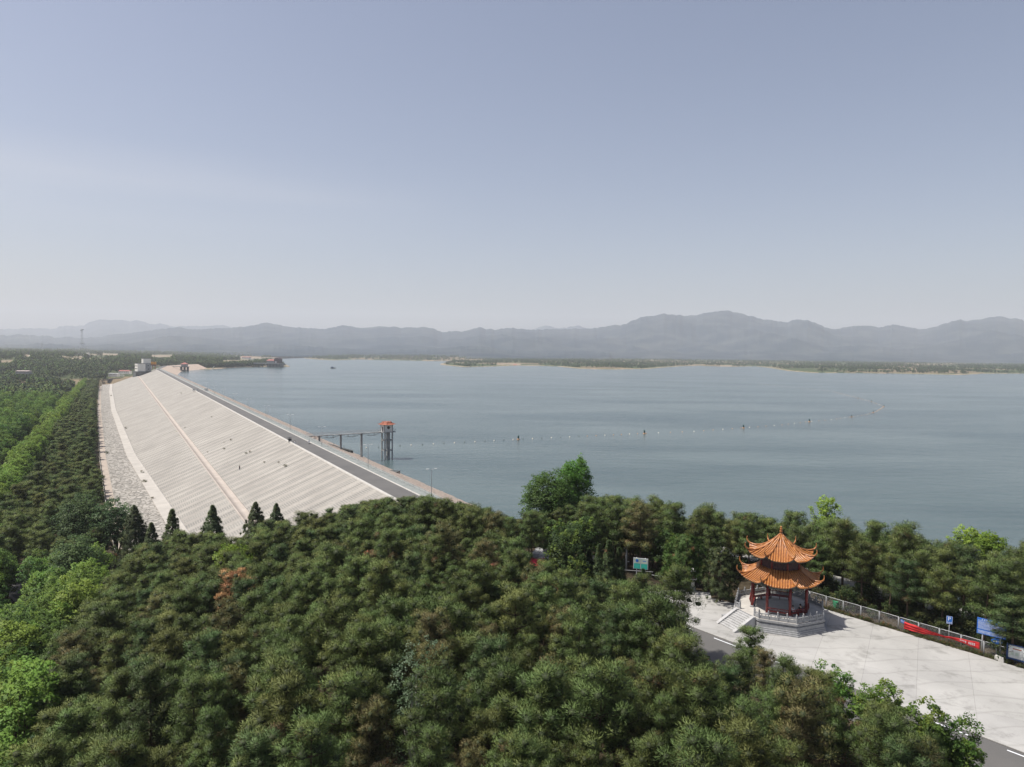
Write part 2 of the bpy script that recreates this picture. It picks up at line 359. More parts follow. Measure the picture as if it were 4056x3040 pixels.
def rubble_mat(name, c1, c2, c3, scale, wh=.6):
    m, nt, b = new_mat(name)
    uv = N(nt, 'ShaderNodeUVMap'); v = N(nt, 'ShaderNodeTexVoronoi', Scale=scale); v2 = N(nt, 'ShaderNodeTexVoronoi', feature='DISTANCE_TO_EDGE', Scale=scale)
    nz = N(nt, 'ShaderNodeTexNoise', Scale=.3, Detail=5)
    for n in (v, v2, nz): nt.links.new(uv.outputs[0], n.inputs[0])
    bw = N(nt, 'ShaderNodeSeparateColor'); nt.links.new(v.outputs['Color'], bw.inputs[0])
    r = N(nt, 'ShaderNodeValToRGB'); e = r.color_ramp.elements; e[0].color = (*c1, 1); e[1].color = (*c2, 1); x = e.new(.5); x.color = (*c3, 1)
    nt.links.new(bw.outputs[0], r.inputs[0])
    r2 = N(nt, 'ShaderNodeValToRGB'); r2.color_ramp.elements[0].position = .02; r2.color_ramp.elements[1].position = .14; r2.color_ramp.elements[0].color = (.35, .34, .32, 1)
    nt.links.new(v2.outputs['Distance'], r2.inputs[0])
    mx = N(nt, 'ShaderNodeMixRGB', blend_type='MULTIPLY'); mx.inputs[0].default_value = wh; nt.links.new(r.outputs[0], mx.inputs[1]); nt.links.new(r2.outputs[0], mx.inputs[2])
    nt.links.new(mx.outputs[0], b.inputs['Base Color']); b.inputs['Roughness'].default_value = .9
    bp = N(nt, 'ShaderNodeBump', Strength=.9, Distance=.35); nt.links.new(v2.outputs['Distance'], bp.inputs['Height']); nt.links.new(bp.outputs[0], b.inputs['Normal'])
    return m
MT['riprap'] = rubble_mat('pink_riprap_stone', (.34, .25, .2), (.26, .24, .2), (.44, .36, .3), .9)
MT['rubble'] = rubble_mat('pale_rubble_stone', (.33, .31, .275), (.2, .19, .17), (.42, .395, .355), .6, .95)

def road_mat(name, c1, c2, cracks=.4, scale=.12):
    m, nt, b = new_mat(name)
    tc = N(nt, 'ShaderNodeTexCoord'); n1 = N(nt, 'ShaderNodeTexNoise', Scale=scale, Detail=6, Roughness=.6); n2 = N(nt, 'ShaderNodeTexNoise', Scale=18, Detail=2)
    r = N(nt, 'ShaderNodeValToRGB'); r.color_ramp.elements[0].position = .3; r.color_ramp.elements[1].position = .7
    r.color_ramp.elements[0].color = (*c1, 1); r.color_ramp.elements[1].color = (*c2, 1)
    nt.links.new(tc.outputs['Object'], n1.inputs[0]); nt.links.new(tc.outputs['Object'], n2.inputs[0]); nt.links.new(n1.outputs[0], r.inputs[0])
    mx = N(nt, 'ShaderNodeMixRGB', blend_type='MULTIPLY'); mx.inputs[0].default_value = .25; nt.links.new(r.outputs[0], mx.inputs[1]); nt.links.new(n2.outputs[0], mx.inputs[2])
    nt.links.new(mx.outputs[0], b.inputs['Base Color']); b.inputs['Roughness'].default_value = .85
    return m, nt, b, mx, tc
MT['asphalt'] = road_mat('grey_asphalt', (.10, .098, .095), (.14, .135, .128))[0]
def plaza_mat():
    m, nt, b, last, tc = road_mat('plaza_concrete', (.37, .365, .345), (.49, .482, .458), scale=.16)
    mp = N(nt, 'ShaderNodeMapping'); mp.inputs['Rotation'].default_value = (0, 0, -math.radians(59.2)); nt.links.new(tc.outputs['Object'], mp.inputs[0])
    br = N(nt, 'ShaderNodeTexBrick', Scale=1.0); br.offset = 0; br.inputs['Brick Width'].default_value = 5; br.inputs['Row Height'].default_value = 5
    br.inputs['Mortar Size'].default_value = .028; br.inputs['Color1'].default_value = (1, 1, 1, 1); br.inputs['Color2'].default_value = (.93, .93, .94, 1); br.inputs['Mortar'].default_value = (.74, .74, .74, 1)
    nt.links.new(mp.outputs[0], br.inputs[0])
    st = N(nt, 'ShaderNodeTexNoise', Scale=.35, Detail=8, Roughness=.7); nt.links.new(tc.outputs['Object'], st.inputs[0])
    r = N(nt, 'ShaderNodeValToRGB'); r.color_ramp.elements[0].position = .34; r.color_ramp.elements[1].position = .47; r.color_ramp.elements[0].color = (.70, .70, .69, 1); nt.links.new(st.outputs[0], r.inputs[0])
    m1 = N(nt, 'ShaderNodeMixRGB', blend_type='MULTIPLY'); m1.inputs[0].default_value = 1; nt.links.new(last.outputs[0], m1.inputs[1]); nt.links.new(br.outputs[0], m1.inputs[2])
    m2 = N(nt, 'ShaderNodeMixRGB', blend_type='MULTIPLY'); m2.inputs[0].default_value = 1.0; nt.links.new(m1.outputs[0], m2.inputs[1]); nt.links.new(r.outputs[0], m2.inputs[2])
    # faint tyre arcs
    wv = N(nt, 'ShaderNodeTexWave', Scale=.09, Distortion=14, Detail=3); wv.wave_type = 'RINGS'; wv.inputs['Detail Scale'].default_value = .4; nt.links.new(tc.outputs['Object'], wv.inputs[0])
    r5 = N(nt, 'ShaderNodeValToRGB'); r5.color_ramp.elements[0].position = .0; r5.color_ramp.elements[1].position = .05; r5.color_ramp.elements[0].color = (.82, .82, .81, 1); nt.links.new(wv.outputs[0], r5.inputs[0])
    m3 = N(nt, 'ShaderNodeMixRGB', blend_type='MULTIPLY'); m3.inputs[0].default_value = .7; nt.links.new(m2.outputs[0], m3.inputs[1]); nt.links.new(r5.outputs[0], m3.inputs[2])
    nt.links.new(m3.outputs[0], b.inputs['Base Color'])
    return m
MT['plaza'] = plaza_mat()

def ground_mat():
    m, nt, b = new_mat('ground_cover')
    a = N(nt, 'ShaderNodeAttribute'); a.attribute_name = 'col'; tc = N(nt, 'ShaderNodeTexCoord')
    n1 = N(nt, 'ShaderNodeTexNoise', Scale=.6, Detail=8, Roughness=.7); nt.links.new(tc.outputs['Object'], n1.inputs[0])
    n2 = N(nt, 'ShaderNodeTexNoise', Scale=.012, Detail=6); nt.links.new(tc.outputs['Object'], n2.inputs[0])
    r = N(nt, 'ShaderNodeValToRGB'); r.color_ramp.elements[0].color = (.4, .4, .4, 1); r.color_ramp.elements[1].color = (1.6, 1.6, 1.6, 1); r.color_ramp.elements[0].position = .3; r.color_ramp.elements[1].position = .7
    nt.links.new(n1.outputs[0], r.inputs[0])
    r2 = N(nt, 'ShaderNodeValToRGB'); r2.color_ramp.elements[0].color = (.7, .75, .7, 1); r2.color_ramp.elements[1].color = (1.3, 1.2, 1.2, 1); r2.color_ramp.elements[0].position = .35; r2.color_ramp.elements[1].position = .65
    nt.links.new(n2.outputs[0], r2.inputs[0])
    m1 = N(nt, 'ShaderNodeMixRGB', blend_type='MULTIPLY'); m1.inputs[0].default_value = 1; nt.links.new(a.outputs['Color'], m1.inputs[1]); nt.links.new(r.outputs[0], m1.inputs[2])
    m2 = N(nt, 'ShaderNodeMixRGB', blend_type='MULTIPLY'); m2.inputs[0].default_value = 1; nt.links.new(m1.outputs[0], m2.inputs[1]); nt.links.new(r2.outputs[0], m2.inputs[2])
    nt.links.new(m2.outputs[0], b.inputs['Base Color']); b.inputs['Roughness'].default_value = .95; b.inputs['Specular IOR Level'].default_value = .1
    return m
MT['ground'] = ground_mat()

def water_mat():
    m, nt, b = new_mat('lake_water')
    tc = N(nt, 'ShaderNodeTexCoord'); mp = N(nt, 'ShaderNodeMapping'); mp.inputs['Scale'].default_value = (1, 2.2, 1); nt.links.new(tc.outputs['Object'], mp.inputs[0])
    n1 = N(nt, 'ShaderNodeTexNoise', Scale=.5, Detail=5, Roughness=.6); nt.links.new(mp.outputs[0], n1.inputs[0])
    n2 = N(nt, 'ShaderNodeTexNoise', Scale=.09, Detail=4); nt.links.new(mp.outputs[0], n2.inputs[0])
    ad = N(nt, 'ShaderNodeMath', operation='ADD'); ml = N(nt, 'ShaderNodeMath', operation='MULTIPLY'); ml.inputs[1].default_value = 2.5
    nt.links.new(n2.outputs[0], ml.inputs[0]); nt.links.new(n1.outputs[0], ad.inputs[0]); nt.links.new(ml.outputs[0], ad.inputs[1])
    bp = N(nt, 'ShaderNodeBump', Strength=.35, Distance=.5); nt.links.new(ad.outputs[0], bp.inputs['Height'])
    # wind lanes: rougher and smoother stretches, their reflection change also painted into the colour
    mp2 = N(nt, 'ShaderNodeMapping'); mp2.inputs['Scale'].default_value = (.004, .013, 1); mp2.inputs['Rotation'].default_value = (0, 0, .12); nt.links.new(tc.outputs['Object'], mp2.inputs[0])
    n3 = N(nt, 'ShaderNodeTexNoise', Scale=1, Detail=6, Roughness=.6); nt.links.new(mp2.outputs[0], n3.inputs[0])
    mr = N(nt, 'ShaderNodeMapRange'); mr.inputs['From Min'].default_value = .4; mr.inputs['From Max'].default_value = .6; mr.inputs['To Min'].default_value = .28; mr.inputs['To Max'].default_value = .6
    nt.links.new(n3.outputs[0], mr.inputs[0]); nt.links.new(mr.outputs[0], bp.inputs['Strength'])
    nt.links.new(bp.outputs[0], b.inputs['Normal'])
    r = N(nt, 'ShaderNodeValToRGB'); r.color_ramp.elements[0].color = (.09, .125, .12, 1); r.color_ramp.elements[1].color = (.055, .088, .095, 1); r.color_ramp.elements[0].position = .35; r.color_ramp.elements[1].position = .65
    nt.links.new(n3.outputs[0], r.inputs[0]); nt.links.new(r.outputs[0], b.inputs['Base Color'])
    b.inputs['Roughness'].default_value = .16; b.inputs['IOR'].default_value = 1.33
    return m
MT['water'] = water_mat()
MT['hill'] = mat_noise('hazed_hill_scrub', (.008, .024, .042), (.075, .088, .09), .004, .95, detail=10, thr=(.42, .8), spec=.1)  # haze blue mixed into the scrub colour; tone contrast stands for relief

# ------------------------------------------------------------------ dam coordinates: t along the crest, u downstream
O = np.array([-27.4, 168.0]); DT = np.array([-.4924, .8704]); DU = np.array([-.8704, -.4924])
def tu(X, Y):
    dx, dy = X - O[0], Y - O[1]; return dx * DT[0] + dy * DT[1], dx * DU[0] + dy * DU[1]
def wxy(t, u): return O[0] + DT[0] * t + DU[0] * u, O[1] + DT[1] * t + DU[1] * u
TT = [-30, 20, 35, 100, 250, 600, 990, 1300]; UT = [40, 40.5, 41, 44, 51, 60, 65, 66]; UF = [60, 60, 60, 63, 68, 76, 83, 86]
ut = lambda t: np.interp(t, TT, UT); uf = lambda t: np.interp(t, TT, UF)
zt = lambda t: 1.5 - (ut(t) - 29.4) / 2.45
def plain0(t): return -5.0 - 9.5 * np.clip(t / 1000, 0, 1)

# lake outline: traced shoreline laid on the water level
lake = [(420, -250), (180, 20), (122, 78), (98, 112), (75, 128), (42, 150), (22, 162), (8, 182), (4, 200)]
for t in np.linspace(15, 1235, 12): lake.append(tuple(wxy(t, -38)))
for p in [(647, 1476), (698, 1469), (766, 1466), (842, 1464), (915, 1458), (969, 1455), (1045, 1454), (1110, 1456), (1150, 1454),
          (1120, 1437), (1020, 1430), (960, 1428), (1000, 1422), (1060, 1419), (1173, 1417), (1240, 1424), (1320, 1428), (1420, 1425), (1503, 1427), (1613, 1429), (1690, 1431), (1790, 1431),
          (1740, 1444), (1753, 1447), (1838, 1455), (1945, 1453), (2051, 1449), (2130, 1450), (2211, 1453), (2296, 1462), (2424, 1465), (2573, 1462), (2650, 1455), (2701, 1452), (2765, 1450), (2900, 1454), (2990, 1452),
          (3040, 1457), (3116, 1470), (3212, 1478), (3404, 1479), (3560, 1481), (3808, 1486), (3850, 1484), (3900, 1481), (4056, 1481), (4300, 1488), (4700, 1500)]:
    q = at(p[0], p[1], 0); lake.append((q.x, q.y))
lake += [(2600, 600), (1500, -600)]
lake = np.array(lake)
def inpoly(X, Y, P):
    ins = np.zeros(np.shape(X), bool); n = len(P)
    for i in range(n):
        x1, y1 = P[i]; x2, y2 = P[(i + 1) % n]
        c = ((y1 > Y) != (y2 > Y)) & (X < (x2 - x1) * (Y - y1) / (y2 - y1 + 1e-12) + x1); ins ^= c
    return ins
def dpoly(X, Y, P):
    d = np.full(np.shape(X), 1e9); n = len(P)
    for i in range(n):
        a = P[i]; b = P[(i + 1) % n]; ab = b - a; L = ab @ ab + 1e-9
        k = np.clip(((X - a[0]) * ab[0] + (Y - a[1]) * ab[1]) / L, 0, 1)
        d = np.minimum(d, np.hypot(X - a[0] - k * ab[0], Y - a[1] - k * ab[1]))
    return d
def lake_sd(X, Y):
    d = dpoly(X, Y, lake); return np.where(inpoly(X, Y, lake), -d, d)
# second section of the dam beyond the gate house
B0 = wxy(1222, -3.5); crestB = [B0, (-738, 1487), (-765, 1620), (-768, 1700)]

def ground(X, Y):
    X = np.asarray(X, float); Y = np.asarray(Y, float)
    t, u = tu(X, Y); ld = lake_sd(X, Y)
    far = smooth(900, 2200, Y); zp = plain0(t) + 31 * far * smooth(-1500, 3500, Y * 0 + Y) ** 0
    zp = plain0(t) * (1 - far) + far * (22 + 10 * smooth(2500, 6000, Y))
    zp = zp + 14 * (fbm(X / 420, Y / 420, 3) - .45) * smooth(900, 2500, Y)
    land = np.minimum(zp, 1.0 + np.where(X < -300, 24, 12) * (1 - np.exp(-np.maximum(ld, 0) / 520)) + 6 * (fbm(X / 160 + 9, Y / 160, 3) - .4) * smooth(20, 200, ld))
    z = np.where((Y > 1000) & (u < 150), land, np.where(Y > 1400, np.minimum(zp, land + smooth(0, 400, u - 150) * 40), zp))
    # wooded hill the camera looks over
    k = np.maximum(0, -X - 12); hill = 14 - .255 * k * smooth(0, 14, k)
    hill = np.minimum(hill, .3 + np.maximum(ld, 0) * .36) + .5 * (fbm(X / 9, Y / 9, 3) - .45) * smooth(0, 20, k)
    hill = np.maximum(hill, plain0(t))
    prof = np.where(u < 0, 12, np.where(u < 26.4, 12 - u / 2.47, np.where(u < 29.4, 1.5, 1.5 - (u - 29.4) / 2.45)))
    prof = np.where(u < -10.2, 12 + (u + 10.2) / 2.37, prof)
    near = np.where((u > -40) & (u < ut(t) + 2), np.minimum(prof - .7, hill), hill)
    bl = smooth(5, 60, t); s = (t > -26)
    zz = np.where(s, near, hill); under = np.minimum(plain0(t), zt(t)) - 2.5
    body = np.where((u > -38) & (u < uf(t) - 2) & (t < 1260), under, z)
    z = zz * (1 - bl) + body * bl
    z = np.where((ld < 0), -np.minimum(7, -ld * .35) - .15, z)
    return z

# ------------------------------------------------------------------ ground sheet
ang = np.radians(np.concatenate([np.linspace(-115, -44, 40), np.linspace(-43.8, 43.8, 760), np.linspace(44, 115, 40)]))
rad = np.concatenate([np.geomspace(8, 4000, 330), np.geomspace(4120, 17000, 30)])
A, R_ = np.meshgrid(ang, rad); GX = R_ * np.sin(A); GY = R_ * np.cos(A); GZ = ground(GX, GY)
GZ = np.where(R_ > 9000, GZ - (R_ - 9000) * .004, GZ)
nr, na = A.shape
idx = np.arange(nr * na).reshape(nr, na)
Fq = np.stack([idx[:-1, :-1], idx[:-1, 1:], idx[1:, 1:], idx[1:, :-1]], -1).reshape(-1, 4)
PXg, PYg = proj(GX, GY, GZ)
FIELDS = [(240, 330, 1412, 1416), (345, 405, 1404, 1408), (405, 470, 1402, 1407), (250, 420, 1419, 1423), (600, 685, 1407, 1415), (0, 55, 1427, 1437), (95, 120, 1408, 1413),
          (950, 1035, 1413, 1421), (880, 1010, 1428, 1436), (1075, 1140, 1411, 1418), (210, 262, 1533, 1548), (1965, 2060, 1440, 1446), (2740, 2790, 1446, 1451), (2850, 2900, 1447, 1452), (2000, 2040, 1440, 1445)]
def infield(px, py):
    m = np.zeros(np.shape(px), bool)
    for a, b, c, d in FIELDS: m |= (px > a) & (px < b) & (py > c) & (py < d)
    return m
gt, gu = tu(GX, GY); gld = lake_sd(GX, GY)
col = np.zeros((nr, na, 3)); col[:] = (.05, .042, .028)
fn = fbm(GX / 300 + 5, GY / 300, 4)
farm = (GY > 700)[..., None]
col = np.where(farm, np.where((fn > .52)[..., None], (.17, .14, .09), (.06, .08, .035)), col)
col = np.where(((gld > 0) & (gld < 14 + 26 * fn) & (GY > 1200))[..., None], (.2, .18, .11), col)
col = np.where(((gld > 0) & (gld < 8) & (GY > 1200))[..., None], (.27, .225, .165), col)
fm = infield(PXg, PYg) & (GY > 500); col = np.where(fm[..., None], (.25, .205, .15), col)
col = np.where((gld < 0)[..., None], (.08, .1, .08), col)
g = link('ground', np_mesh('ground', np.stack([GX, GY, GZ], -1).reshape(-1, 3), Fq, col.reshape(-1, 3), smooth_=True), MT['ground'])
tag(g, kind='structure')

# water sheet
wm = MB(); wm.add([(-1700, 60, 0), (16000, -1500, 0), (16000, 9000, 0), (-1700, 9000, 0)], [(0, 1, 2, 3)])
# keep the water out of the lower plain: cut along the dam axis
a0, a1 = wxy(-400, -14), wxy(1400, -14)
wm = MB(); wm.add([(*wxy(-90, -16), 0), (300, -900, 0), (15000, -900, 0), (15000, 9000, 0), (-2000, 9000, 0), (-1000, 1800, 0), (crestB[1][0] + 8, crestB[1][1], 0), (*wxy(1240, -16), 0)], [tuple(range(8))])
tag(wm.build('water', MT['water']), kind='structure')

# ------------------------------------------------------------------ far hills
def ridge_range(pts, Y0, w, seed, zb=10, back=.6, spur=.35):
    pts = np.array(pts, float)
    xs = np.arange(pts[0, 0], pts[-1, 0], 4.0); ys = np.interp(xs, pts[:, 0], pts[:, 1])
    ys = ys + (fbm(xs / 40 + seed, xs * 0 + seed, 5) - .47) * 14 + (vnoise(xs / 9 + seed, xs * 0) - .5) * 3
    n = len(xs); m = 46; V = np.zeros((m, n, 3)); q = [atY(x, y, Y0) for x, y in zip(xs, ys)]
    RX = np.array([p.x for p in q]); RZ = np.array([p.z for p in q])
    for j, s in enumerate(np.linspace(0, 1, m)):
        Y = Y0 - w + s * w * (1 + back); k = (s * (1 + back)); prof = np.where(k <= 1, k, np.maximum(0, 1 - (k - 1) / back))
        sc_ = Y / Y0; X = RX * sc_
        nz_ = fbm(X / 900 + seed * 3, np.full(n, Y / 1500 + seed), 5) - .47
        pr = prof ** 1.15 + spur * 1.9 * nz_ * 2.2 * prof * (1 - prof) * 2.0 * (1 if k < 1 else .4)
        V[j, :, 0] = X; V[j, :, 1] = Y; V[j, :, 2] = zb + (RZ - zb) * np.clip(pr, -.05, 1.0)
    id_ = np.arange(m * n).reshape(m, n)
    Fc = np.stack([id_[:-1, :-1], id_[:-1, 1:], id_[1:, 1:], id_[1:, :-1]], -1).reshape(-1, 4)
    o = link('hills', np_mesh('hills', V.reshape(-1, 3), Fc, smooth_=True), MT['hill']); return tag(o, kind='structure')
S2 = 1.8336
main = [(-900, 1345), (-400, 1322), (0, 1328), (113, 1326), (167, 1330), (210, 1337), (271, 1335), (316, 1339), (384, 1336), (500, 1320), (600, 1308), (700, 1298), (800, 1304), (880, 1302)] + [(a * S2, b * S2) for a, b in
    [(520, 706), (545, 703), (570, 698), (600, 702), (640, 708), (700, 709), (745, 703), (780, 710), (830, 705), (870, 709), (920, 706), (960, 717), (1000, 716), (1035, 707), (1075, 713), (1110, 709), (1150, 713), (1200, 712), (1260, 712), (1300, 707), (1340, 702), (1360, 695), (1385, 685), (1430, 678), (1480, 682), (1505, 682), (1520, 675), (1560, 671), (1600, 675), (1640, 689), (1670, 692), (1700, 697), (1715, 691), (1745, 692), (1800, 711), (1840, 706), (1870, 704), (1900, 708), (1930, 703), (1950, 705), (1990, 712), (2030, 703), (2070, 692), (2090, 694), (2130, 687), (2160, 684), (2212, 692), (2400, 700), (2700, 712)]]
ridge_range(main, 9500, 3800, 3.3)
ridge_range([(-800, 1320), (0, 1306), (86, 1299), (145, 1305), (192, 1301), (217, 1304), (260, 1290), (328, 1288), (373, 1271), (425, 1265), (500, 1268), (550, 1274), (640, 1285), (697, 1296), (760, 1292), (830, 1289), (900, 1292), (980, 1296), (1080, 1310), (1300, 1340)], 14500, 3500, 8.1, spur=.25)
ridge_range([(2020, 1330), (2110, 1305), (2163, 1288), (2215, 1303), (2290, 1291), (2340, 1300), (2420, 1320), (2500, 1335)], 14500, 3500, 5.7, spur=.25)
ridge_range([(-500, 1372), (0, 1368), (150, 1362), (300, 1370), (450, 1366), (620, 1374), (800, 1366), (950, 1372), (1100, 1365), (1250, 1376), (1450, 1384), (1680, 1386), (1780, 1376), (1850, 1371), (1930, 1372), (2000, 1386), (2200, 1395), (2420, 1398)], 6200, 1700, 12.4, spur=.3)
ridge_range([(2500, 1400), (2750, 1388), (2950, 1376), (3150, 1383), (3400, 1370), (3650, 1385), (3850, 1392), (4056, 1378), (4400, 1370)], 7200, 1800, 21.4, spur=.3)

# ------------------------------------------------------------------ the dam
dam = thing('embankment_dam', 'long embankment dam with pale concrete paved slope running beside the lake', 'dam')
ts = np.concatenate([np.arange(-24, 200, 4), np.arange(200, 1222, 14), [1222]])
def strip(name, mat, us, zs, parent=None, ts_=None, uvs=True):
    """us, zs: lists of functions/constants of t across the section"""
    T = ts if ts_ is None else ts_; n = len(T); k = len(us)
    V = np.zeros((k, n, 3)); U = np.zeros((k, n, 2))
    for j in range(k):
        u = us[j](T) if callable(us[j]) else np.full(n, float(us[j])); z = zs[j](T) if callable(zs[j]) else np.full(n, float(zs[j]))
        x, y = wxy(T, u); V[j, :, 0], V[j, :, 1], V[j, :, 2] = x, y, z; U[j, :, 0], U[j, :, 1] = T, u
    id_ = np.arange(k * n).reshape(k, n)
    Fc = np.stack([id_[:-1, :-1], id_[:-1, 1:], id_[1:, 1:], id_[1:, :-1]], -1).reshape(-1, 4)
    return link(name, np_mesh(name, V.reshape(-1, 3), Fc, uv=U.reshape(-1, 2)), mat, parent)
strip('upper_slope', MT['slope'], [.45, 26.4], [12.0, 1.5], dam)
lo = lambda t: ut(t)
strip('lower_slope', MT['slope'], [29.4, lo], [1.5, zt], dam)
MT['berm'] = mat_noise('pinkish_berm_concrete', (.36, .315, .275), (.42, .37, .325), .3, .85)
strip('berm_path', MT['berm'], [26.4, 26.42, 26.75, 26.77, 28.9, 28.92, 29.38, 29.4], [1.5, 1.75, 1.75, 1.52, 1.52, 1.66, 1.66, 1.5], dam)
MT['toe'] = mat_noise('toe_road_concrete', (.38, .36, .33), (.45, .425, .39), .2, .85)
strip('toe_road', MT['toe'], [lo, lambda t: ut(t) + .02, lambda t: ut(t) + .4, lambda t: ut(t) + .42, lambda t: ut(t) + 4.0, lambda t: ut(t) + 4.02],
      [zt, lambda t: zt(t) + .55, lambda t: zt(t) + .55, lambda t: zt(t) + .1, lambda t: zt(t) + .05, lambda t: zt(t) - .8], dam)
strip('rubble_bank', MT['rubble'], [lambda t: ut(t) + 3.9, lambda t: ut(t) * .5 + uf(t) * .5, lambda t: uf(t) - 3.6], [lambda t: zt(t) - .2, lambda t: (zt(t) + plain0(t)) / 2 - .1, lambda t: plain0(t) + .35], dam, ts_=ts[ts > 30])
MT['sandy'] = mat_noise('sandy_footpath', (.33, .28, .235), (.40, .345, .29), .3, .9)
tag(strip('footpath', MT['sandy'], [lambda t: uf(t) - 3.6, lambda t: uf(t) - 1.2], [lambda t: plain0(t) + .4, lambda t: plain0(t) + .36], None, ts_=ts[ts > 30]), kind='structure')
strip('crest_kerb', MT['kerb'], [.45, .44, -.05, -.06], [11.9, 12.42, 12.42, 12.0], dam)
tag(strip('road', MT['asphalt'], [-.06, -6.7], [12.05, 12.05]), kind='structure')
strip('edge_kerb', MT['kerb'], [-6.7, -6.71, -7.05, -7.06], [12.0, 12.22, 12.22, 12.0], dam)
MT['walk'] = mat_noise('grey_green_walkway', (.19, .205, .195), (.25, .268, .255), .4, .8)
strip('walkway', MT['walk'], [-7.06, -9.9], [12.16, 12.12], dam)
strip('walkway_edging', MT['walk'], [-9.9, -9.91, -10.2, -10.22], [12.1, 12.34, 12.34, 11.0], dam)
tsr = np.concatenate([np.arange(-50, 400, 3), np.arange(400, 1235, 12)])
rus = list(np.linspace(-10.22, -46, 26))
def rz_(u):
    return lambda t: 11.9 + (u + 10.22) / 2.37 + (.35 * (vnoise(t / 1.3 + u, np.full(len(t), u) * 1.7) - .5) if u < -11.5 else 0)
strip('riprap', MT['riprap'], rus, [rz_(u) for u in rus], dam, ts_=tsr)
# section beyond the gate house
def loft(name, path, prof, mat, parent):
    V = []; U = []; n = len(path)
    for u, z in prof:
        for i, (x, y) in enumerate(path):
            a = path[max(0, i - 1)]; b = path[min(n - 1, i + 1)]; d = Vector((b[0] - a[0], b[1] - a[1])).normalized(); nn = Vector((-d.y, d.x))
            V.append((x + nn.x * u, y + nn.y * u, z)); U.append((i * 100., u))
    id_ = np.arange(len(prof) * n).reshape(len(prof), n)
    Fc = np.stack([id_[:-1, :-1], id_[:-1, 1:], id_[1:, 1:], id_[1:, :-1]], -1).reshape(-1, 4)
    return link(name, np_mesh(name, V, Fc, uv=U), mat, parent)
dam2 = thing('embankment_dam', 'far wing of the dam bending away behind the white gate house', 'dam')
loft('downstream_slope', crestB, [(3.5, 12), (52, -9)], MT['concrete'], dam2)
loft('upstream_slope', crestB, [(-3.5, 12), (-34, -2)], MT['riser'], dam2)
tag(loft('road', crestB, [(3.5, 12.05), (-3.5, 12.05)], MT['asphalt'], None), kind='structure')
tf = thing('path_fence', 'low pale wall with thin posts between the sandy footpath and the dark pine belt', 'fence')
strip('fence_wall', MT['concrete'], [lambda t: uf(t) - 1.0, lambda t: uf(t) - .98, lambda t: uf(t) - .78, lambda t: uf(t) - .76], [lambda t: plain0(t) + .1, lambda t: plain0(t) + .8, lambda t: plain0(t) + .8, lambda t: plain0(t) - .2], tf, ts_=ts[ts > 30])
for t in np.arange(60, 450, 4.0):
    m = MB(); m.box((*wxy(t, float(uf(t)) - .87), float(plain0(t)) + 1.2), (.07, .07, 1.0)); m.build('fence_post', MT['dark'], tf)
def rand_dirs(n, r, zb=0.0):
    v = r.normal(size=(n, 3)); v[:, 2] += zb; return v / np.linalg.norm(v, axis=1, keepdims=True)

def blades(cent, rad, n, r, length=.5, width=.08, zb=.5, outb=None, outw=0):
    """needle tufts: n triangles round every centre"""
    k = len(cent); c = np.repeat(cent, n, 0); d = rand_dirs(k * n, r, zb)
    if outb is not None: d = d + np.repeat(outb, n, 0) * outw; d /= np.linalg.norm(d, axis=1, keepdims=True)
    rr = np.repeat(rad, n)[:, None]; L = rr * (r.uniform(.75, 1.15, (k * n, 1)))
    side = np.cross(d, rand_dirs(k * n, r)); side /= np.linalg.norm(side, axis=1, keepdims=True) + 1e-9
    s = c + d * L * (1 - length) ; e = c + d * L
    V = np.stack([s - side * width * .5, s + side * width * .5, e], 1).reshape(-1, 3)
    Fc = np.arange(len(V)).reshape(-1, 3); return V, Fc, 3 * n
def leaves(cent, rad, n, r, size=.3, flat=.55):
    k = len(cent); c = np.repeat(cent, n, 0); p = c + rand_dirs(k * n, r) * np.repeat(rad, n)[:, None] * r.uniform(.35, 1, (k * n, 1)) * np.array([1, 1, .75])
    nn = rand_dirs(k * n, r); nn[:, 2] = np.abs(nn[:, 2]) + flat; nn /= np.linalg.norm(nn, axis=1, keepdims=True)
    a = np.cross(nn, rand_dirs(k * n, r)); a /= np.linalg.norm(a, axis=1, keepdims=True) + 1e-9; b = np.cross(nn, a)
    s = size * r.uniform(.6, 1.25, (k * n, 1)) * .5
    V = np.stack([p - a * s, p - b * s * .62, p + a * s, p + b * s * .62], 1).reshape(-1, 3)
    Fc = np.arange(len(V)).reshape(-1, 4); return V, Fc, 4 * n

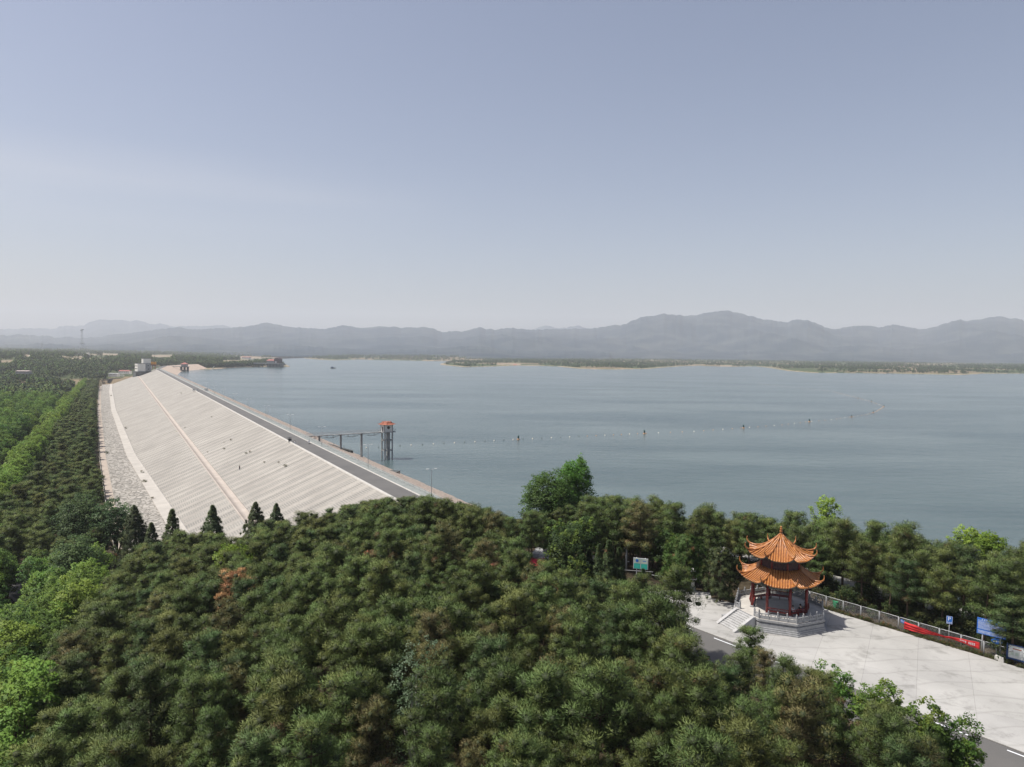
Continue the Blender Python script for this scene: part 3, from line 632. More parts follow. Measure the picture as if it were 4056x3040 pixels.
def pine_points(r, H, spread=2.4, levels=5, per=6, z0=.42, flat=1.0):
    pts = []; rads = []; outs = []; limbs = []
    lean = r.normal(size=2) * .25
    trunk = lambda h: np.array([lean[0] * math.sin(h / H * 2.2), lean[1] * math.sin(h / H * 1.7), h])
    for li, lv in enumerate(np.linspace(z0, .93, levels)):
        f = (lv - z0) / (1 - z0); L0 = spread * (1 - .72 * f ** 1.6) * (1 if li else .8)
        a0 = r.uniform(0, 2 * PI)
        for b in range(per if li < levels - 1 else 4):
            a = a0 + b * 2 * PI / per + r.normal() * .25; L = L0 * r.uniform(.65, 1.2)
            if r.random() < .1: continue
            base = trunk(lv * H); d = np.array([math.cos(a), math.sin(a), .12 + .45 * f]); tip = base + d * L + np.array([0, 0, .25 * L * .5])
            limbs.append((base, base + d * L * .5, tip))
            ns = max(2, int(round(L / .66)))
            for s in np.linspace(.42 if ns > 1 else .9, 1.0, ns):
                side = np.array([-math.sin(a), math.cos(a), 0]) * r.normal() * .45 * s * L * .45
                p = base + (tip - base) * s + side + np.array([0, 0, r.uniform(0, .35)])
                pts.append(p); rads.append(r.uniform(.48, .78)); outs.append(d)
    for k in range(5):
        p = trunk(H) + np.array([r.normal() * .35, r.normal() * .35, r.uniform(-.8, .15)]); pts.append(p); rads.append(.62); outs.append(np.array([0, 0, 1]))
    return np.array(pts), np.array(rads), np.array(outs), limbs, trunk
def tintv(n, per, base, r, var=.28, brown=.05, brownc=(.16, .085, .035), yl=.3, ylc=(.16, .175, .05)):
    base = np.array(base); c = base[None] * r.uniform(1 - var, 1 + var, (n, 1))
    y = (r.random(n) < yl)[:, None]; c = np.where(y, c * .5 + np.array(ylc) * .5, c)
    b = (r.random(n) < brown)[:, None]; c = np.where(b, np.array(brownc)[None] * r.uniform(.6, 1.2, (n, 1)), c)
    c = np.repeat(c, per, 0); return c * r.uniform(.85, 1.15, (len(c), 1))
def trunk_mesh(name, limbs, trunk, H, r0_=.16, n=6):
    m = MB(); m.tube([trunk(h) - np.array([0, 0, .6 if h == 0 else 0]) for h in np.linspace(0, H * .97, 7)], [r0_ * (1 - .85 * i / 6) for i in range(7)], n)
    for b, c, t in limbs: m.tube([b, c, t], [.055, .04, .015], 4, cap=False)
    return m.mesh(name, True)
PINE = []
PCOL = (.104, .150, .046)
def make_pine(seed, H=9.0, nb=52, lod=False, col=PCOL, brown=.03, yl=.3, spread=2.4, width=.075, brownc=(.15, .105, .05)):
    r = np.random.default_rng(seed)
    p, rd, ou, limbs, tr = pine_points(r, H, spread)
    if lod:
        V, Fc, per = blades(p, rd * 1.15, 14, r, .8, .24, .5, ou, .5)
    else:
        nbl = 300; d = rand_dirs(len(p) * nbl, r, .45); k_ = len(d); d[:, 2] *= .85; cc = np.repeat(p, nbl, 0); rr = np.repeat(rd, nbl)[:, None]
        base_ = cc + d * rr * r.uniform(.4, .98, (k_, 1)); dr = d + rand_dirs(k_, r) * .55 + np.array([0, 0, .25]); dr /= np.linalg.norm(dr, axis=1, keepdims=True)
        sd_ = np.cross(dr, rand_dirs(k_, r)); sd_ /= np.linalg.norm(sd_, axis=1, keepdims=True) + 1e-9; w_ = .036
        V = np.stack([base_ - sd_ * w_ * .5, base_ + sd_ * w_ * .5, base_ + dr * r.uniform(.14, .24, (k_, 1))], 1).reshape(-1, 3); # added opaque core in every clump, coloured dark to deepen its inner shade
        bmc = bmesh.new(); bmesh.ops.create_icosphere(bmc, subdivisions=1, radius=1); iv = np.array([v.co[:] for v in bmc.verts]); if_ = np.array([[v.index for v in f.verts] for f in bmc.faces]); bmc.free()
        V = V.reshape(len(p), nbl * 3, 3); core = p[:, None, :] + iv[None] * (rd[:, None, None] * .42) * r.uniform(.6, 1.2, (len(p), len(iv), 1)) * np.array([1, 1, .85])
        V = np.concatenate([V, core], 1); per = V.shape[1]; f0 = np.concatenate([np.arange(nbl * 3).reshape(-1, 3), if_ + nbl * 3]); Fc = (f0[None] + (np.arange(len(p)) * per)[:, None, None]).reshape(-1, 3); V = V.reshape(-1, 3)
    cl = tintv(len(p), per, col, r, .17, brown=brown * .6, yl=yl, brownc=brownc)
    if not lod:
        c3 = cl.reshape(len(p), per, 3); c3[:, nbl * 3:] = np.array([.035, .045, .018]); cl = c3.reshape(-1, 3)  # dark core colour stands in for shade inside the clump
    return V, Fc, cl, limbs, tr, np.repeat(p, per, 0)
for k in range(9):
    H = 7.6 + .35 * k
    V, Fc, cl, limbs, tr, cc_ = make_pine(100 + k, H, spread=2.0 + .12 * (k % 4), col=(.15, .135, .06) if k == 6 else ((.125, .15, .048) if k == 2 else ((.085, .135, .05) if k == 4 else PCOL)), brown=.03 if k != 6 else .1)
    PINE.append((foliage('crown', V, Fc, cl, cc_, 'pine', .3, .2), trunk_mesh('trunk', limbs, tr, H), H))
PINE_BROWN = make_pine(140, 8.6, col=(.44, .25, .12), brown=.3, brownc=(.3, .14, .07), yl=0); PINE_BROWN = (foliage('crown', *PINE_BROWN[:3], PINE_BROWN[5], 'pine', .3, .2), trunk_mesh('trunk', PINE_BROWN[3], PINE_BROWN[4], 8.2), 8.2)
PINE_RUST = make_pine(141, 8.2, col=(.22, .15, .08), brown=.4, brownc=(.34, .13, .08), yl=0); PINE_RUST = (foliage('crown', *PINE_RUST[:3], PINE_RUST[5], 'pine', .3, .2), trunk_mesh('trunk', PINE_RUST[3], PINE_RUST[4], 8.2), 8.2)

def broad_points(r, H, W, z0=.3, n=120, lobes=7, tall=False):
    """clump centres in several overlapping lobes with gaps between them"""
    P = []; R = []; L = []
    for k in range(lobes):
        f = k / max(1, lobes - 1); a = k * 2.4 + r.uniform(-.4, .4); rad = W * .5 * (.55 if not tall else .4) * (1 - .55 * f) * (1 if k else .2)
        c = np.array([math.cos(a) * rad, math.sin(a) * rad, H * (z0 + .22 + (1 - z0 - .36) * f)]); L.append(c)
        lr = np.array([W * .30, W * .30, H * (1 - z0) * .26]) * r.uniform(.8, 1.15)
        m = n // lobes; d = rand_dirs(m, r, .25); q = c + d * lr * r.uniform(.72, 1.05, (m, 1)); P.append(q); R += [W * .085 * r.uniform(.7, 1.3) for _ in range(m)]
    return np.concatenate(P), np.array(R), L
def make_broad(seed, H, W, col, n=150, nl=26, leaf=.34, z0=.25, lobes=8, var=.3, yl=.35, ylc=(.2, .26, .04), tall=False, bark='bark', brown=0):
    r = np.random.default_rng(seed); P, R, L = broad_points(r, H, W, z0, n, lobes, tall)
    V, Fc, per = leaves(P, R, nl, r, leaf); cl = tintv(len(P), per, col, r, var, brown, yl=yl, ylc=ylc)
    cm = foliage('crown', V, Fc, cl, np.repeat(P, per, 0) * .75 + np.array([0, 0, H * .5]) * .25, 'leaf', .3, .35)
    m = MB(); rt = H * .02 + .05; m.tube([(0, 0, -.6), (.1, 0, H * z0), (.15, .1, H * .6), (.1, .1, H * .85)], [rt, rt * .8, rt * .4, rt * .12], 8)
    for c in L: m.tube([(.1, 0, H * z0 * .9), (c[0] * .5, c[1] * .5, H * z0 + (c[2] - H * z0) * .5), tuple(c)], [rt * .5, rt * .35, rt * .1], 5, cap=False)
    tm = m.mesh('trunk', True); tm.materials.append(MT[bark]); return cm, tm, H
def make_conic(seed, H, W, col, n=170, nb=26, round_=False):
    r = np.random.default_rng(seed); f = r.random(n) ** .8; a = r.uniform(0, 2 * PI, n)
    prof = np.sqrt(np.maximum(0, 1 - (2 * f - .9) ** 2 / 1.25)) if round_ else (1 - f) ** .85 * np.minimum(1, f * 9 + .45)
    rr = W / 2 * prof * r.uniform(.55, 1.2, n) * (1 + .14 * np.sin(a * 3 + f * 14))
    P = np.stack([rr * np.cos(a), rr * np.sin(a), .3 + f * (H - .3)], 1); R = (.42 + .4 * (1 - f)) if not round_ else (.45 + .25 * (1 - f))
    n2 = n // 2; P = np.concatenate([P, np.stack([P[:n2, 0] * .55, P[:n2, 1] * .55, P[:n2, 2]], 1)]); R = np.concatenate([R, R[:n2] * 1.1]); a = np.concatenate([a, a[:n2]]); n = n + n2
    ou = np.stack([np.cos(a), np.sin(a), a * 0 + .7], 1)
    V, Fc, per = blades(P, R * 1.0, int(nb * 1.5), r, .75, .06, .9, ou, .9)
    cl = tintv(n, per, col, r, .3, .01, yl=.15)
    # inner foliage so that the sky does not show through
    cm = foliage('crown', V, Fc, cl, np.repeat(P * np.array([.6, .6, .97]), per, 0), 'pine', .3, .25)
    m = MB(); m.tube([(0, 0, -.6), (0, 0, H * .5), (0, 0, H * .97)], [.16, .1, .02], 7); tm = m.mesh('trunk', True); tm.materials.append(MT['bark']); return cm, tm, H
def plant(kind, name, label, cat, x, y, z, group=None, s=1.0, sz=None, rz=None):
    o = thing(name, label, cat, (x, y, z), random.uniform(0, 6.28) if rz is None else rz, group)
    o.scale = (s, s, sz or s)
    link('crown', kind[0], None, o); link('trunk', kind[1], MT['bark'], o)
    return o
def gz(x, y): return float(ground(np.array([x]), np.array([y]))[0])

# ------------------------------------------------------------------ plaza, roads, promenade
PD = np.array([.5832, -.8123]); 
fa, fb = at(3207, 2388, 14), at(3990, 2622, 14); PD = np.array([fb.x - fa.x, fb.y - fa.y]); PD /= np.linalg.norm(PD); PN = np.array([-PD[1], PD[0]])  # PN points beyond the fence
if PN[1] < 0: PN = -PN
def pl(s, w): return (fa.x + PD[0] * s + PN[0] * w, fa.y + PD[1] * s + PN[1] * w)
def swc(px, py, z=14):
    q = at(px, py, z); d = np.array([q.x - fa.x, q.y - fa.y]); return d @ PD, d @ PN
W_EDGE = (swc(3060, 2603)[1] + swc(3682, 2885)[1] + swc(2800, 2478)[1]) / 3
print('plaza', swc(3060, 2603), swc(3682, 2885), swc(2800, 2480), swc(2990, 2345), 'PD', PD, 'W', W_EDGE)
plz = []
for p in [(2560, 2352), (2700, 2337), (2790, 2347), (2812, 2350), (2818, 2372), (2905, 2392), (3000, 2370), (3110, 2362)]:
    q = at(p[0], p[1], 14); plz.append((q.x, q.y))
plz += [pl(1, -.8), pl(100, -.8), pl(100, W_EDGE), pl(-18, W_EDGE)]
PLZ = np.array(plz)
m = MB(); m.prism(plz, 13.4, 14.06); tag(m.build('pavement', MT['plaza']), kind='structure')
m = MB(); m.prism([pl(-60, W_EDGE - .12), pl(100, W_EDGE - .12), pl(100, W_EDGE - 6.6), pl(-60, W_EDGE - 6.6)], 13.3, 14.03)
tag(m.build('road', MT['asphalt']), kind='structure')
m = MB()
for k in range(-3, 16):
    s = swc(3020, 2590)[0] + k * 6.0
    m.prism([pl(s, W_EDGE - .62), pl(s + 3.0, W_EDGE - .62), pl(s + 3.0, W_EDGE - .78), pl(s, W_EDGE - .78)], 13.9, 14.036)
tag(m.build('road_markings', MT['lettering']), kind='structure')
# pale promenade beyond the pines
m = MB(); m.prism([pl(-42, 10.8), pl(70, 10.8), pl(70, 14.6), pl(-42, 14.6)], 8.2, 14.05); tag(m.build('path', MT['plaza']), kind='structure')
m = MB()
for p in [(3203, 2384), (3290, 2410), (3350, 2427), (3500, 2473), (3600, 2503), (3760, 2550), (3990, 2625)]: pass
# low service road at the foot of the hill, seen between the left trees
q1, q2 = at(40, 2235, -4.2), at(130, 2320, -4.2)
dv = Vector((q2.x - q1.x, q2.y - q1.y)).normalized(); nv = Vector((-dv.y, dv.x))
def lr(s, w): return (q1.x + dv.x * s + nv.x * w, q1.y + dv.y * s + nv.y * w)
m = MB(); m.prism([lr(-60, -4.5), lr(60, -4.5), lr(60, 0), lr(-60, 0)], -5.5, -4.3); tag(m.build('road', MT['asphalt']), kind='structure')
m = MB(); m.prism([lr(-60, 0), lr(60, 0), lr(60, .35), lr(-60, .35)], -5.5, -3.9); tag(m.build('kerb', MT['kerb']), kind='structure')

# ------------------------------------------------------------------ octagonal pavilion
PC = Vector((34.95, 89.2, 14.06))
pav = thing('pavilion', 'octagonal pavilion with two curved orange tiled roofs on red columns', 'pavilion', PC)
base = thing('stone_platform', 'stepped grey stone octagonal platform with balustrade and stairs under the pavilion', 'platform', PC)
FLZ = 1.54
VA = [math.radians(-90 + 45 * k) for k in range(8)]
def oct_(R, z=None): return [(R * math.cos(a), R * math.sin(a)) for a in VA]
m = MB()
m.lathe([(6.15, -.5), (6.15, .16), (6.02, .17), (6.02, .36), (5.9, .37), (5.9, .56), (5.78, .57), (5.78, 1.02), (5.66, 1.05), (5.66, 1.22), (5.86, 1.26), (5.86, 1.50)], n=8, ph=VA[0])
m.build('plinth', MT['stone'], base)
m = MB(); m.lathe([(5.80, 1.5), (5.80, FLZ)], n=8, ph=VA[0]); m.build('floor', MT['floor'], base)
# stairs on the face between vertices 180 and -135 degrees
sa = math.radians(-157.5); sd = Vector((math.cos(sa), math.sin(sa), 0)); sn = Vector((-sd.y, sd.x, 0)); ap = 5.86 * math.cos(PI / 8)
def stairs(sa, wid, n=9, run=.33):
    m = MB(); sd = Vector((math.cos(sa), math.sin(sa), 0)); 
    for i in range(n):
        h = FLZ * (n - i) / (n + 1); m.box(sd * (ap + run * (i + .5)) + Vector((0, 0, h / 2 - .03)), (run * .995, wid, h + .06), sa)
    return m.mesh('stair')
st = link('stair', stairs(sa, 2.6), MT['steps'], base)
for s in (-1, 1):
    m = MB(); sn = Vector((-sd.y, sd.x, 0)) * s
    a_ = sd * (ap - .02) + sn * 1.31; b_ = a_ + sn * .45; L = 3.25
    lo_, hi_ = -.06, FLZ + .02
    vs = [a_ + Vector((0, 0, lo_)), b_ + Vector((0, 0, lo_)), b_ + Vector((0, 0, hi_)), a_ + Vector((0, 0, hi_)),
          a_ + sd * L + Vector((0, 0, lo_)), b_ + sd * L + Vector((0, 0, lo_)), b_ + sd * L + Vector((0, 0, .1)), a_ + sd * L + Vector((0, 0, .1)),
          a_ + sd * .35 + Vector((0, 0, hi_)), b_ + sd * .35 + Vector((0, 0, hi_))]
    m.add(vs, [(0, 1, 2, 3), (4, 7, 6, 5), (3, 2, 9, 8), (8, 9, 6, 7), (0, 3, 8, 7, 4), (1, 5, 6, 9, 2), (0, 4, 5, 1)])
    m.build('ramp_kerb', MT['steps'], base)
m = MB(); q = at(2885, 2452, 14); m.box((q.x - PC.x, q.y - PC.y, .22), (1.5, .9, .5), sa); m.build('landing_block', MT['stone'], base)
# balustrade
RB = 5.62
for k in range(8):
    if k == 6: continue_ = True
    a, b = Vector((RB * math.cos(VA[k]), RB * math.sin(VA[k]), 0)), Vector((RB * math.cos(VA[(k + 1) % 8]), RB * math.sin(VA[(k + 1) % 8]), 0))
    mid_dir = (a + b).normalized(); segs = [(0, 1)]
    if abs(mid_dir.x - sd.x) < .01 and abs(mid_dir.y - sd.y) < .01: segs = [(0, .19), (.81, 1)]
    if k == 1: segs = [(0, .2), (.8, 1)]
    e = (b - a); rz = math.atan2(e.y, e.x); Lk = e.length
    for s0, s1 in segs:
        n = 4 if s1 - s0 > .9 else 1
        rail = MB(); p0 = a + e * s0; p1 = a + e * s1; c = (p0 + p1) / 2; L = (p1 - p0).length
        rail.box(c + Vector((0, 0, FLZ + .62)), (L - .1, .1, .11), rz); rail.box(c + Vector((0, 0, FLZ + .22)), (L - .1, .08, .34), rz)
        for i in range(n):
            for q_ in (.28, .72):
                pp = p0 + (p1 - p0) * ((i + q_) / n); rail.box(pp + Vector((0, 0, FLZ + .48)), (.12, .08, .2), rz)
        rail.build('balustrade_panel', MT['stone'], base)
        for i in range(n + 1):
            if s1 == 1 and i == n and len(segs) == 1 and k not in (5,): continue
            pp = p0 + (p1 - p0) * (i / n)
            po = MB(); po.box(pp + Vector((0, 0, FLZ + .42)), (.17, .17, .86), rz); po.lathe([(.055, 0), (.055, .05), (.085, .08), (.09, .2), (.05, .25)], pp + Vector((0, 0, FLZ + .85)), 8)
            po.build('balustrade_post', MT['stone'], base)
# columns, beams
RC = 3.5
for a in VA:
    m = MB(); m.lathe([(.26, FLZ), (.26, FLZ + .14), (.2, FLZ + .2)], (RC * math.cos(a), RC * math.sin(a), 0), 14); m.build('column_base', MT['stone'], pav, True)
    m = MB(); m.lathe([(.175, FLZ + .12), (.165, FLZ + 3.9)], (RC * math.cos(a), RC * math.sin(a), 0), 14); m.build('column', MT['red'], pav, True)
def ring(R, z0, z1, th):
    m = MB(); n = 8; ph = VA[0]
    o = [(R * math.cos(a), R * math.sin(a)) for a in VA]; i_ = [((R - th) * math.cos(a), (R - th) * math.sin(a)) for a in VA]
    vs = [(x, y, z0) for x, y in o] + [(x, y, z1) for x, y in o] + [(x, y, z1) for x, y in i_] + [(x, y, z0) for x, y in i_]
    fs = []
    for k in range(8):
        j = (k + 1) % 8; fs += [(k, j, 8 + j, 8 + k), (8 + k, 8 + j, 16 + j, 16 + k), (16 + k, 16 + j, 24 + j, 24 + k), (24 + k, 24 + j, j, k)]
    return m.add(vs, fs)
ring(RC + .1, FLZ + 3.25, FLZ + 3.75, .2).build('eave_beam', MT['beam'], pav)
ring(RC + .55, FLZ + 3.75, FLZ + 4.0, .9).build('bracket_course', MT['beam'], pav)
# drum between the roofs
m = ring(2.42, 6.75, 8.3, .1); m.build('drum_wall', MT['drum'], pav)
for a in VA:
    m = MB(); m.lathe([(.12, 6.7), (.12, 8.35)], (2.42 * math.cos(a), 2.42 * math.sin(a), 0), 10); m.build('drum_post', MT['red'], pav, True)
ring(2.56, 6.78, 6.92, .2).build('drum_sill', MT['red'], pav)
ring(2.62, 8.05, 8.3, .3).build('drum_beam', MT['beam'], pav)
ring(3.1, 8.3, 8.5, .8).build('bracket_course', MT['beam'], pav)
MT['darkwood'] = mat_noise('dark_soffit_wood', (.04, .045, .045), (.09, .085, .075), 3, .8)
def roof(R0, z0, R1, z1, lift, part, steep=1.6):
    """R0,z0 top ring; R1,z1 eave (R = apothem based on sector); lift raises the corners"""
    def surf(k, w, s):   # k sector, w -1..1 across, s 0 top..1 eave
        am = VA[k] + PI / 8; apo = (R0 + (R1 - R0) * s) * math.cos(PI / 8); half = apo * math.tan(PI / 8)
        x = half * w; cl = abs(w) ** 3.2 * s ** 3
        apo2 = apo * (1 + .055 * abs(w) ** 4 * s ** 3)
        z = z1 + (z0 - z1) * (1 - s) ** steep + lift * cl
        return Vector((apo2 * math.cos(am) - x * math.sin(am) * (1 + .05 * abs(w) ** 4 * s ** 3), apo2 * math.sin(am) + x * math.cos(am) * (1 + .05 * abs(w) ** 4 * s ** 3), z))
    m = MB(); und = MB(); ns, nw = 12, 16
    for k in range(8):
        vs = [surf(k, -1 + 2 * j / nw, i / ns) for i in range(ns + 1) for j in range(nw + 1)]
        fs = [(i * (nw + 1) + j, i * (nw + 1) + j + 1, (i + 1) * (nw + 1) + j + 1, (i + 1) * (nw + 1) + j) for i in range(ns) for j in range(nw)]
        m.add(vs, fs)
        und.add([v - Vector((0, 0, .13)) for v in vs], [f[::-1] for f in fs])
        # eave board
        vs2 = [surf(k, -1 + 2 * j / nw, 1) for j in range(nw + 1)]; vs2 += [v - Vector((0, 0, .13)) for v in vs2]
        und.add(vs2, [(j, j + 1, nw + 2 + j, nw + 1 + j) for j in range(nw)])
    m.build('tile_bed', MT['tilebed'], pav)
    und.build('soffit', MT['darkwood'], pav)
    # rounded cover tiles run straight down each face
    t = MB(); apoE = R1 * math.cos(PI / 8); halfE = apoE * math.tan(PI / 8); ncov = int(2 * halfE / .31)
    for k in range(8):
        for j in range(ncov + 1):
            x = -halfE + .06 + (2 * halfE - .12) * j / ncov
            pts = []
            smin = max(0, (abs(x) / math.tan(PI / 8) / math.cos(PI / 8) - R0) / (R1 - R0)) + .01
            for i in range(8):
                s = smin + (1.012 - smin) * i / 7
                if s <= smin - 1e-6 or smin > .97: continue
                apo = (R0 + (R1 - R0) * min(s, 1)) * math.cos(PI / 8); w = max(-1, min(1, x / (apo * math.tan(PI / 8))))
                p = surf(k, w, min(s, 1)) + Vector((0, 0, .035))
                if s > 1: p += Vector((math.cos(VA[k] + PI / 8), math.sin(VA[k] + PI / 8), -.02)) * .07
                pts.append(p)
            if len(pts) > 2: t.tube(pts, .085, 6)
    t.build('cover_tiles', MT['tile'], pav, True)
    for a_i in range(8):
        h = MB(); pts = []; rs = []
        for i in range(11):
            p = surf(a_i, -1, i / 10) + Vector((0, 0, .1)); pts.append(p); rs.append(.1)
        d = Vector((math.cos(VA[a_i]), math.sin(VA[a_i]), 0))
        e = pts[-1]
        for i, (dx, dz) in enumerate([(.14, .1), (.25, .25), (.31, .45), (.31, .66), (.26, .8)]):
            pts.append(e + d * dx + Vector((0, 0, dz))); rs.append([.1, .085, .07, .05, .03][i])
        h.tube(pts, rs, 8); h.build('hip_ridge', MT['ridge'], pav, True)
roof(2.5, 7.0, 5.0, 5.45, .62, 'lower', 1.35)
roof(.12, 11.0, 4.08, 8.45, .62, 'upper', 1.6)
m = MB(); m.lathe([(.24, 11.0), (.26, 11.15), (.14, 11.22), (.14, 11.3), (.2, 11.38), (.2, 11.5), (.1, 11.58), (.17, 11.68), (.17, 11.8), (.08, 11.88), (.12, 11.96), (.12, 12.05), (.03, 12.12)], n=14)
m.build('finial', MT['ridge'], pav, True)
# bench rails between the columns
for k in range(8):
    if k == 6 or k == 2: continue
    a, b = Vector((RC * math.cos(VA[k]), RC * math.sin(VA[k]), 0)), Vector((RC * math.cos(VA[(k + 1) % 8]), RC * math.sin(VA[(k + 1) % 8]), 0))
    e = b - a; rz = math.atan2(e.y, e.x); c = (a + b) / 2; out = c.normalized(); L = e.length - .3
    bn = MB(); bn.box(c + Vector((0, 0, FLZ + .44)), (L, .38, .06), rz); bn.box(c + Vector((0, 0, FLZ + .36)), (L, .08, .09), rz)
    for s in (-.4, 0, .4): bn.box(c + e * s + Vector((0, 0, FLZ + .16)), (.08, .3, .33), rz)
    bk = MB(); o_ = out * .34
    bk.box(c + o_ + Vector((0, 0, FLZ + .92)), (L + .2, .07, .07), rz); bk.box(c + out * .22 + Vector((0, 0, FLZ + .5)), (L, .05, .06), rz)
    nb_ = 14
    for i in range(nb_):
        pp = c + e * ((i + .5) / nb_ - .5) * .9; bk.tube([pp + out * .2 + Vector((0, 0, FLZ + .46)), pp + out * .3 + Vector((0, 0, FLZ + .7)), pp + o_ + Vector((0, 0, FLZ + .92))], .022, 5)
    o = bn.build('bench_seat', MT['red'], pav); bk.build('bench_back', MT['red'], pav)

# ------------------------------------------------------------------ people
def person(label, loc, rz, pose='stand', top='shirt', legs='dark_cloth', group=None, arm=.1, scale=1.0):
    if pose == 'stand':
        J = dict(pel=(0, 0, .92), ab=(0, 0, 1.1), ch=(0, .01, 1.32), nk=(0, 0, 1.47), hd=(0, .03, 1.6), ht=(0, .03, 1.72),
                 hl=(-.1, 0, .88), kl=(-.11, .02, .48), al=(-.11, -.02, .08), fl=(-.12, .14, .04), hr=(.1, 0, .88), kr=(.12, .06, .48), ar=(.12, .0, .08), fr=(.13, .16, .04),
                 sl=(-.19, 0, 1.4), el=(-.25, -.02, 1.13), wl=(-.24, .1, .9), sr=(.19, 0, 1.4), er=(.25, -.02, 1.13), wr=(.22, .16, .95))
    else:
        J = dict(pel=(0, 0, .1), ab=(0, .0, .28), ch=(0, .03, .5), nk=(0, .05, .65), hd=(0, .08, .77), ht=(0, .08, .89),
                 hl=(-.1, .05, .08), kl=(-.13, .45, .08), al=(-.13, .48, -.36), fl=(-.13, .63, -.4), hr=(.1, .05, .08), kr=(.13, .45, .08), ar=(.14, .46, -.36), fr=(.14, .61, -.4),
                 sl=(-.19, .03, .58), el=(-.26, .08, .33), wl=(-.16, .3, .2), sr=(.19, .03, .58), er=(.26, .08, .33), wr=(.14, .32, .2))
    o = thing('person', label, 'person', loc, rz, group)
    def skin(name, names, edges, rad, mat, root=0):
        me = bpy.data.meshes.new(name); me.from_pydata([J[n] for n in names], [(names.index(a), names.index(b)) for a, b in edges], [])
        ob = link(name, me, MT[mat], o); md = ob.modifiers.new('s', 'SKIN'); md.use_smooth_shade = True
        for i, v in enumerate(me.skin_vertices[0].data): v.radius = (rad[i], rad[i] * .8); v.use_root = (i == root)
        ob.modifiers.new('d', 'SUBSURF').levels = 1
        ob.modifiers[-1].render_levels = 1; return ob
    ns = ['pel', 'ab', 'ch', 'nk', 'hd', 'ht', 'hl', 'kl', 'al', 'fl', 'hr', 'kr', 'ar', 'fr', 'sl', 'el', 'wl', 'sr', 'er', 'wr']
    E = [('pel', 'ab'), ('ab', 'ch'), ('ch', 'nk'), ('nk', 'hd'), ('hd', 'ht'), ('pel', 'hl'), ('hl', 'kl'), ('kl', 'al'), ('al', 'fl'), ('pel', 'hr'), ('hr', 'kr'), ('kr', 'ar'), ('ar', 'fr'), ('ch', 'sl'), ('sl', 'el'), ('el', 'wl'), ('ch', 'sr'), ('sr', 'er'), ('er', 'wr')]
    skin('body', ns, E, [.13, .12, .13, .055, .095, .08, .09, .06, .04, .04, .09, .06, .04, .04, .06, .042, .03, .06, .042, .03], 'skin')
    skin('shirt', ['ab', 'pel', 'ch', 'sl', 'el', 'sr', 'er'], [('ab', 'pel'), ('ab', 'ch'), ('ch', 'sl'), ('sl', 'el'), ('ch', 'sr'), ('sr', 'er')], [.16, .15, .17, .085, .065, .085, .065], top)
    skin('trousers', ['pel', 'hl', 'kl', 'al', 'hr', 'kr', 'ar'], [('pel', 'hl'), ('hl', 'kl'), ('kl', 'al'), ('pel', 'hr'), ('hr', 'kr'), ('kr', 'ar')], [.155, .115, .085, .07, .115, .085, .07], legs)
    h = MB(); hd = Vector(J['hd']); h.lathe([(.03, .15), (.085, .12), (.11, .04), (.105, -.03), (.06, -.07)], hd + Vector((0, -.025, .02)), 10); h.build('hair', MT['hair'], o, True)
    o.scale = (scale,) * 3
    return o
def seat_at(k, s, face_in=True):
    a, b = Vector((RC * math.cos(VA[k]), RC * math.sin(VA[k]), 0)), Vector((RC * math.cos(VA[(k + 1) % 8]), RC * math.sin(VA[(k + 1) % 8]), 0))
    p = a + (b - a) * s; inn = -((a + b) / 2).normalized(); p = p + inn * .08
    return (PC.x + p.x, PC.y + p.y, PC.z + FLZ + .47), math.atan2(inn.y, inn.x) - PI / 2
l, r_ = seat_at(0, .22); person('seated person in a white shirt on the pavilion bench beside the front column', l, r_, 'sit', 'shirt', 'dark_cloth')
l, r_ = seat_at(0, .68); person('seated person in dark clothes in the middle of three on the pavilion bench', l, r_, 'sit', 'dark_cloth', 'dark_cloth')
l, r_ = seat_at(1, .2); person('seated person in dark top nearest the right-hand column of the pavilion', l, r_, 'sit', 'dark_cloth', 'blue_cloth')
q = at(2972, 2583, 14.05); person('standing person in white shirt beside the pine at the plaza edge', (q.x, q.y, 14.06), 2.2, 'stand', 'shirt', 'blue_cloth')

# ------------------------------------------------------------------ plaza furniture
q = at(3311, 2413, 14.05)
bn = thing('waste_bin', 'green wheeled waste bin standing against the wire fence', 'bin', (q.x, q.y, 14.06), .3)
m = MB(); m.add([(-.22, -.24, .06), (.22, -.24, .06), (.22, .24, .06), (-.22, .24, .06), (-.29, -.33, .95), (.29, -.33, .95), (.29, .33, .95), (-.29, .33, .95)], [(0, 3, 2, 1), (4, 5, 6, 7), (0, 1, 5, 4), (1, 2, 6, 5), (2, 3, 7, 6), (3, 0, 4, 7)]); m.build('bin_body', MT['green_plastic'], bn, bevel=.02)
m = MB(); m.box((0, 0, .99), (.64, .72, .08)); m.box((0, .36, .93), (.5, .08, .06)); m.build('lid', MT['green_plastic'], bn, bevel=.02)
for s in (-1, 1):
    m = MB(); m.tube([(s * .2, .26, .09), (s * .27, .26, .09)], .1, 10); m.build('wheel', MT['dark'], bn)

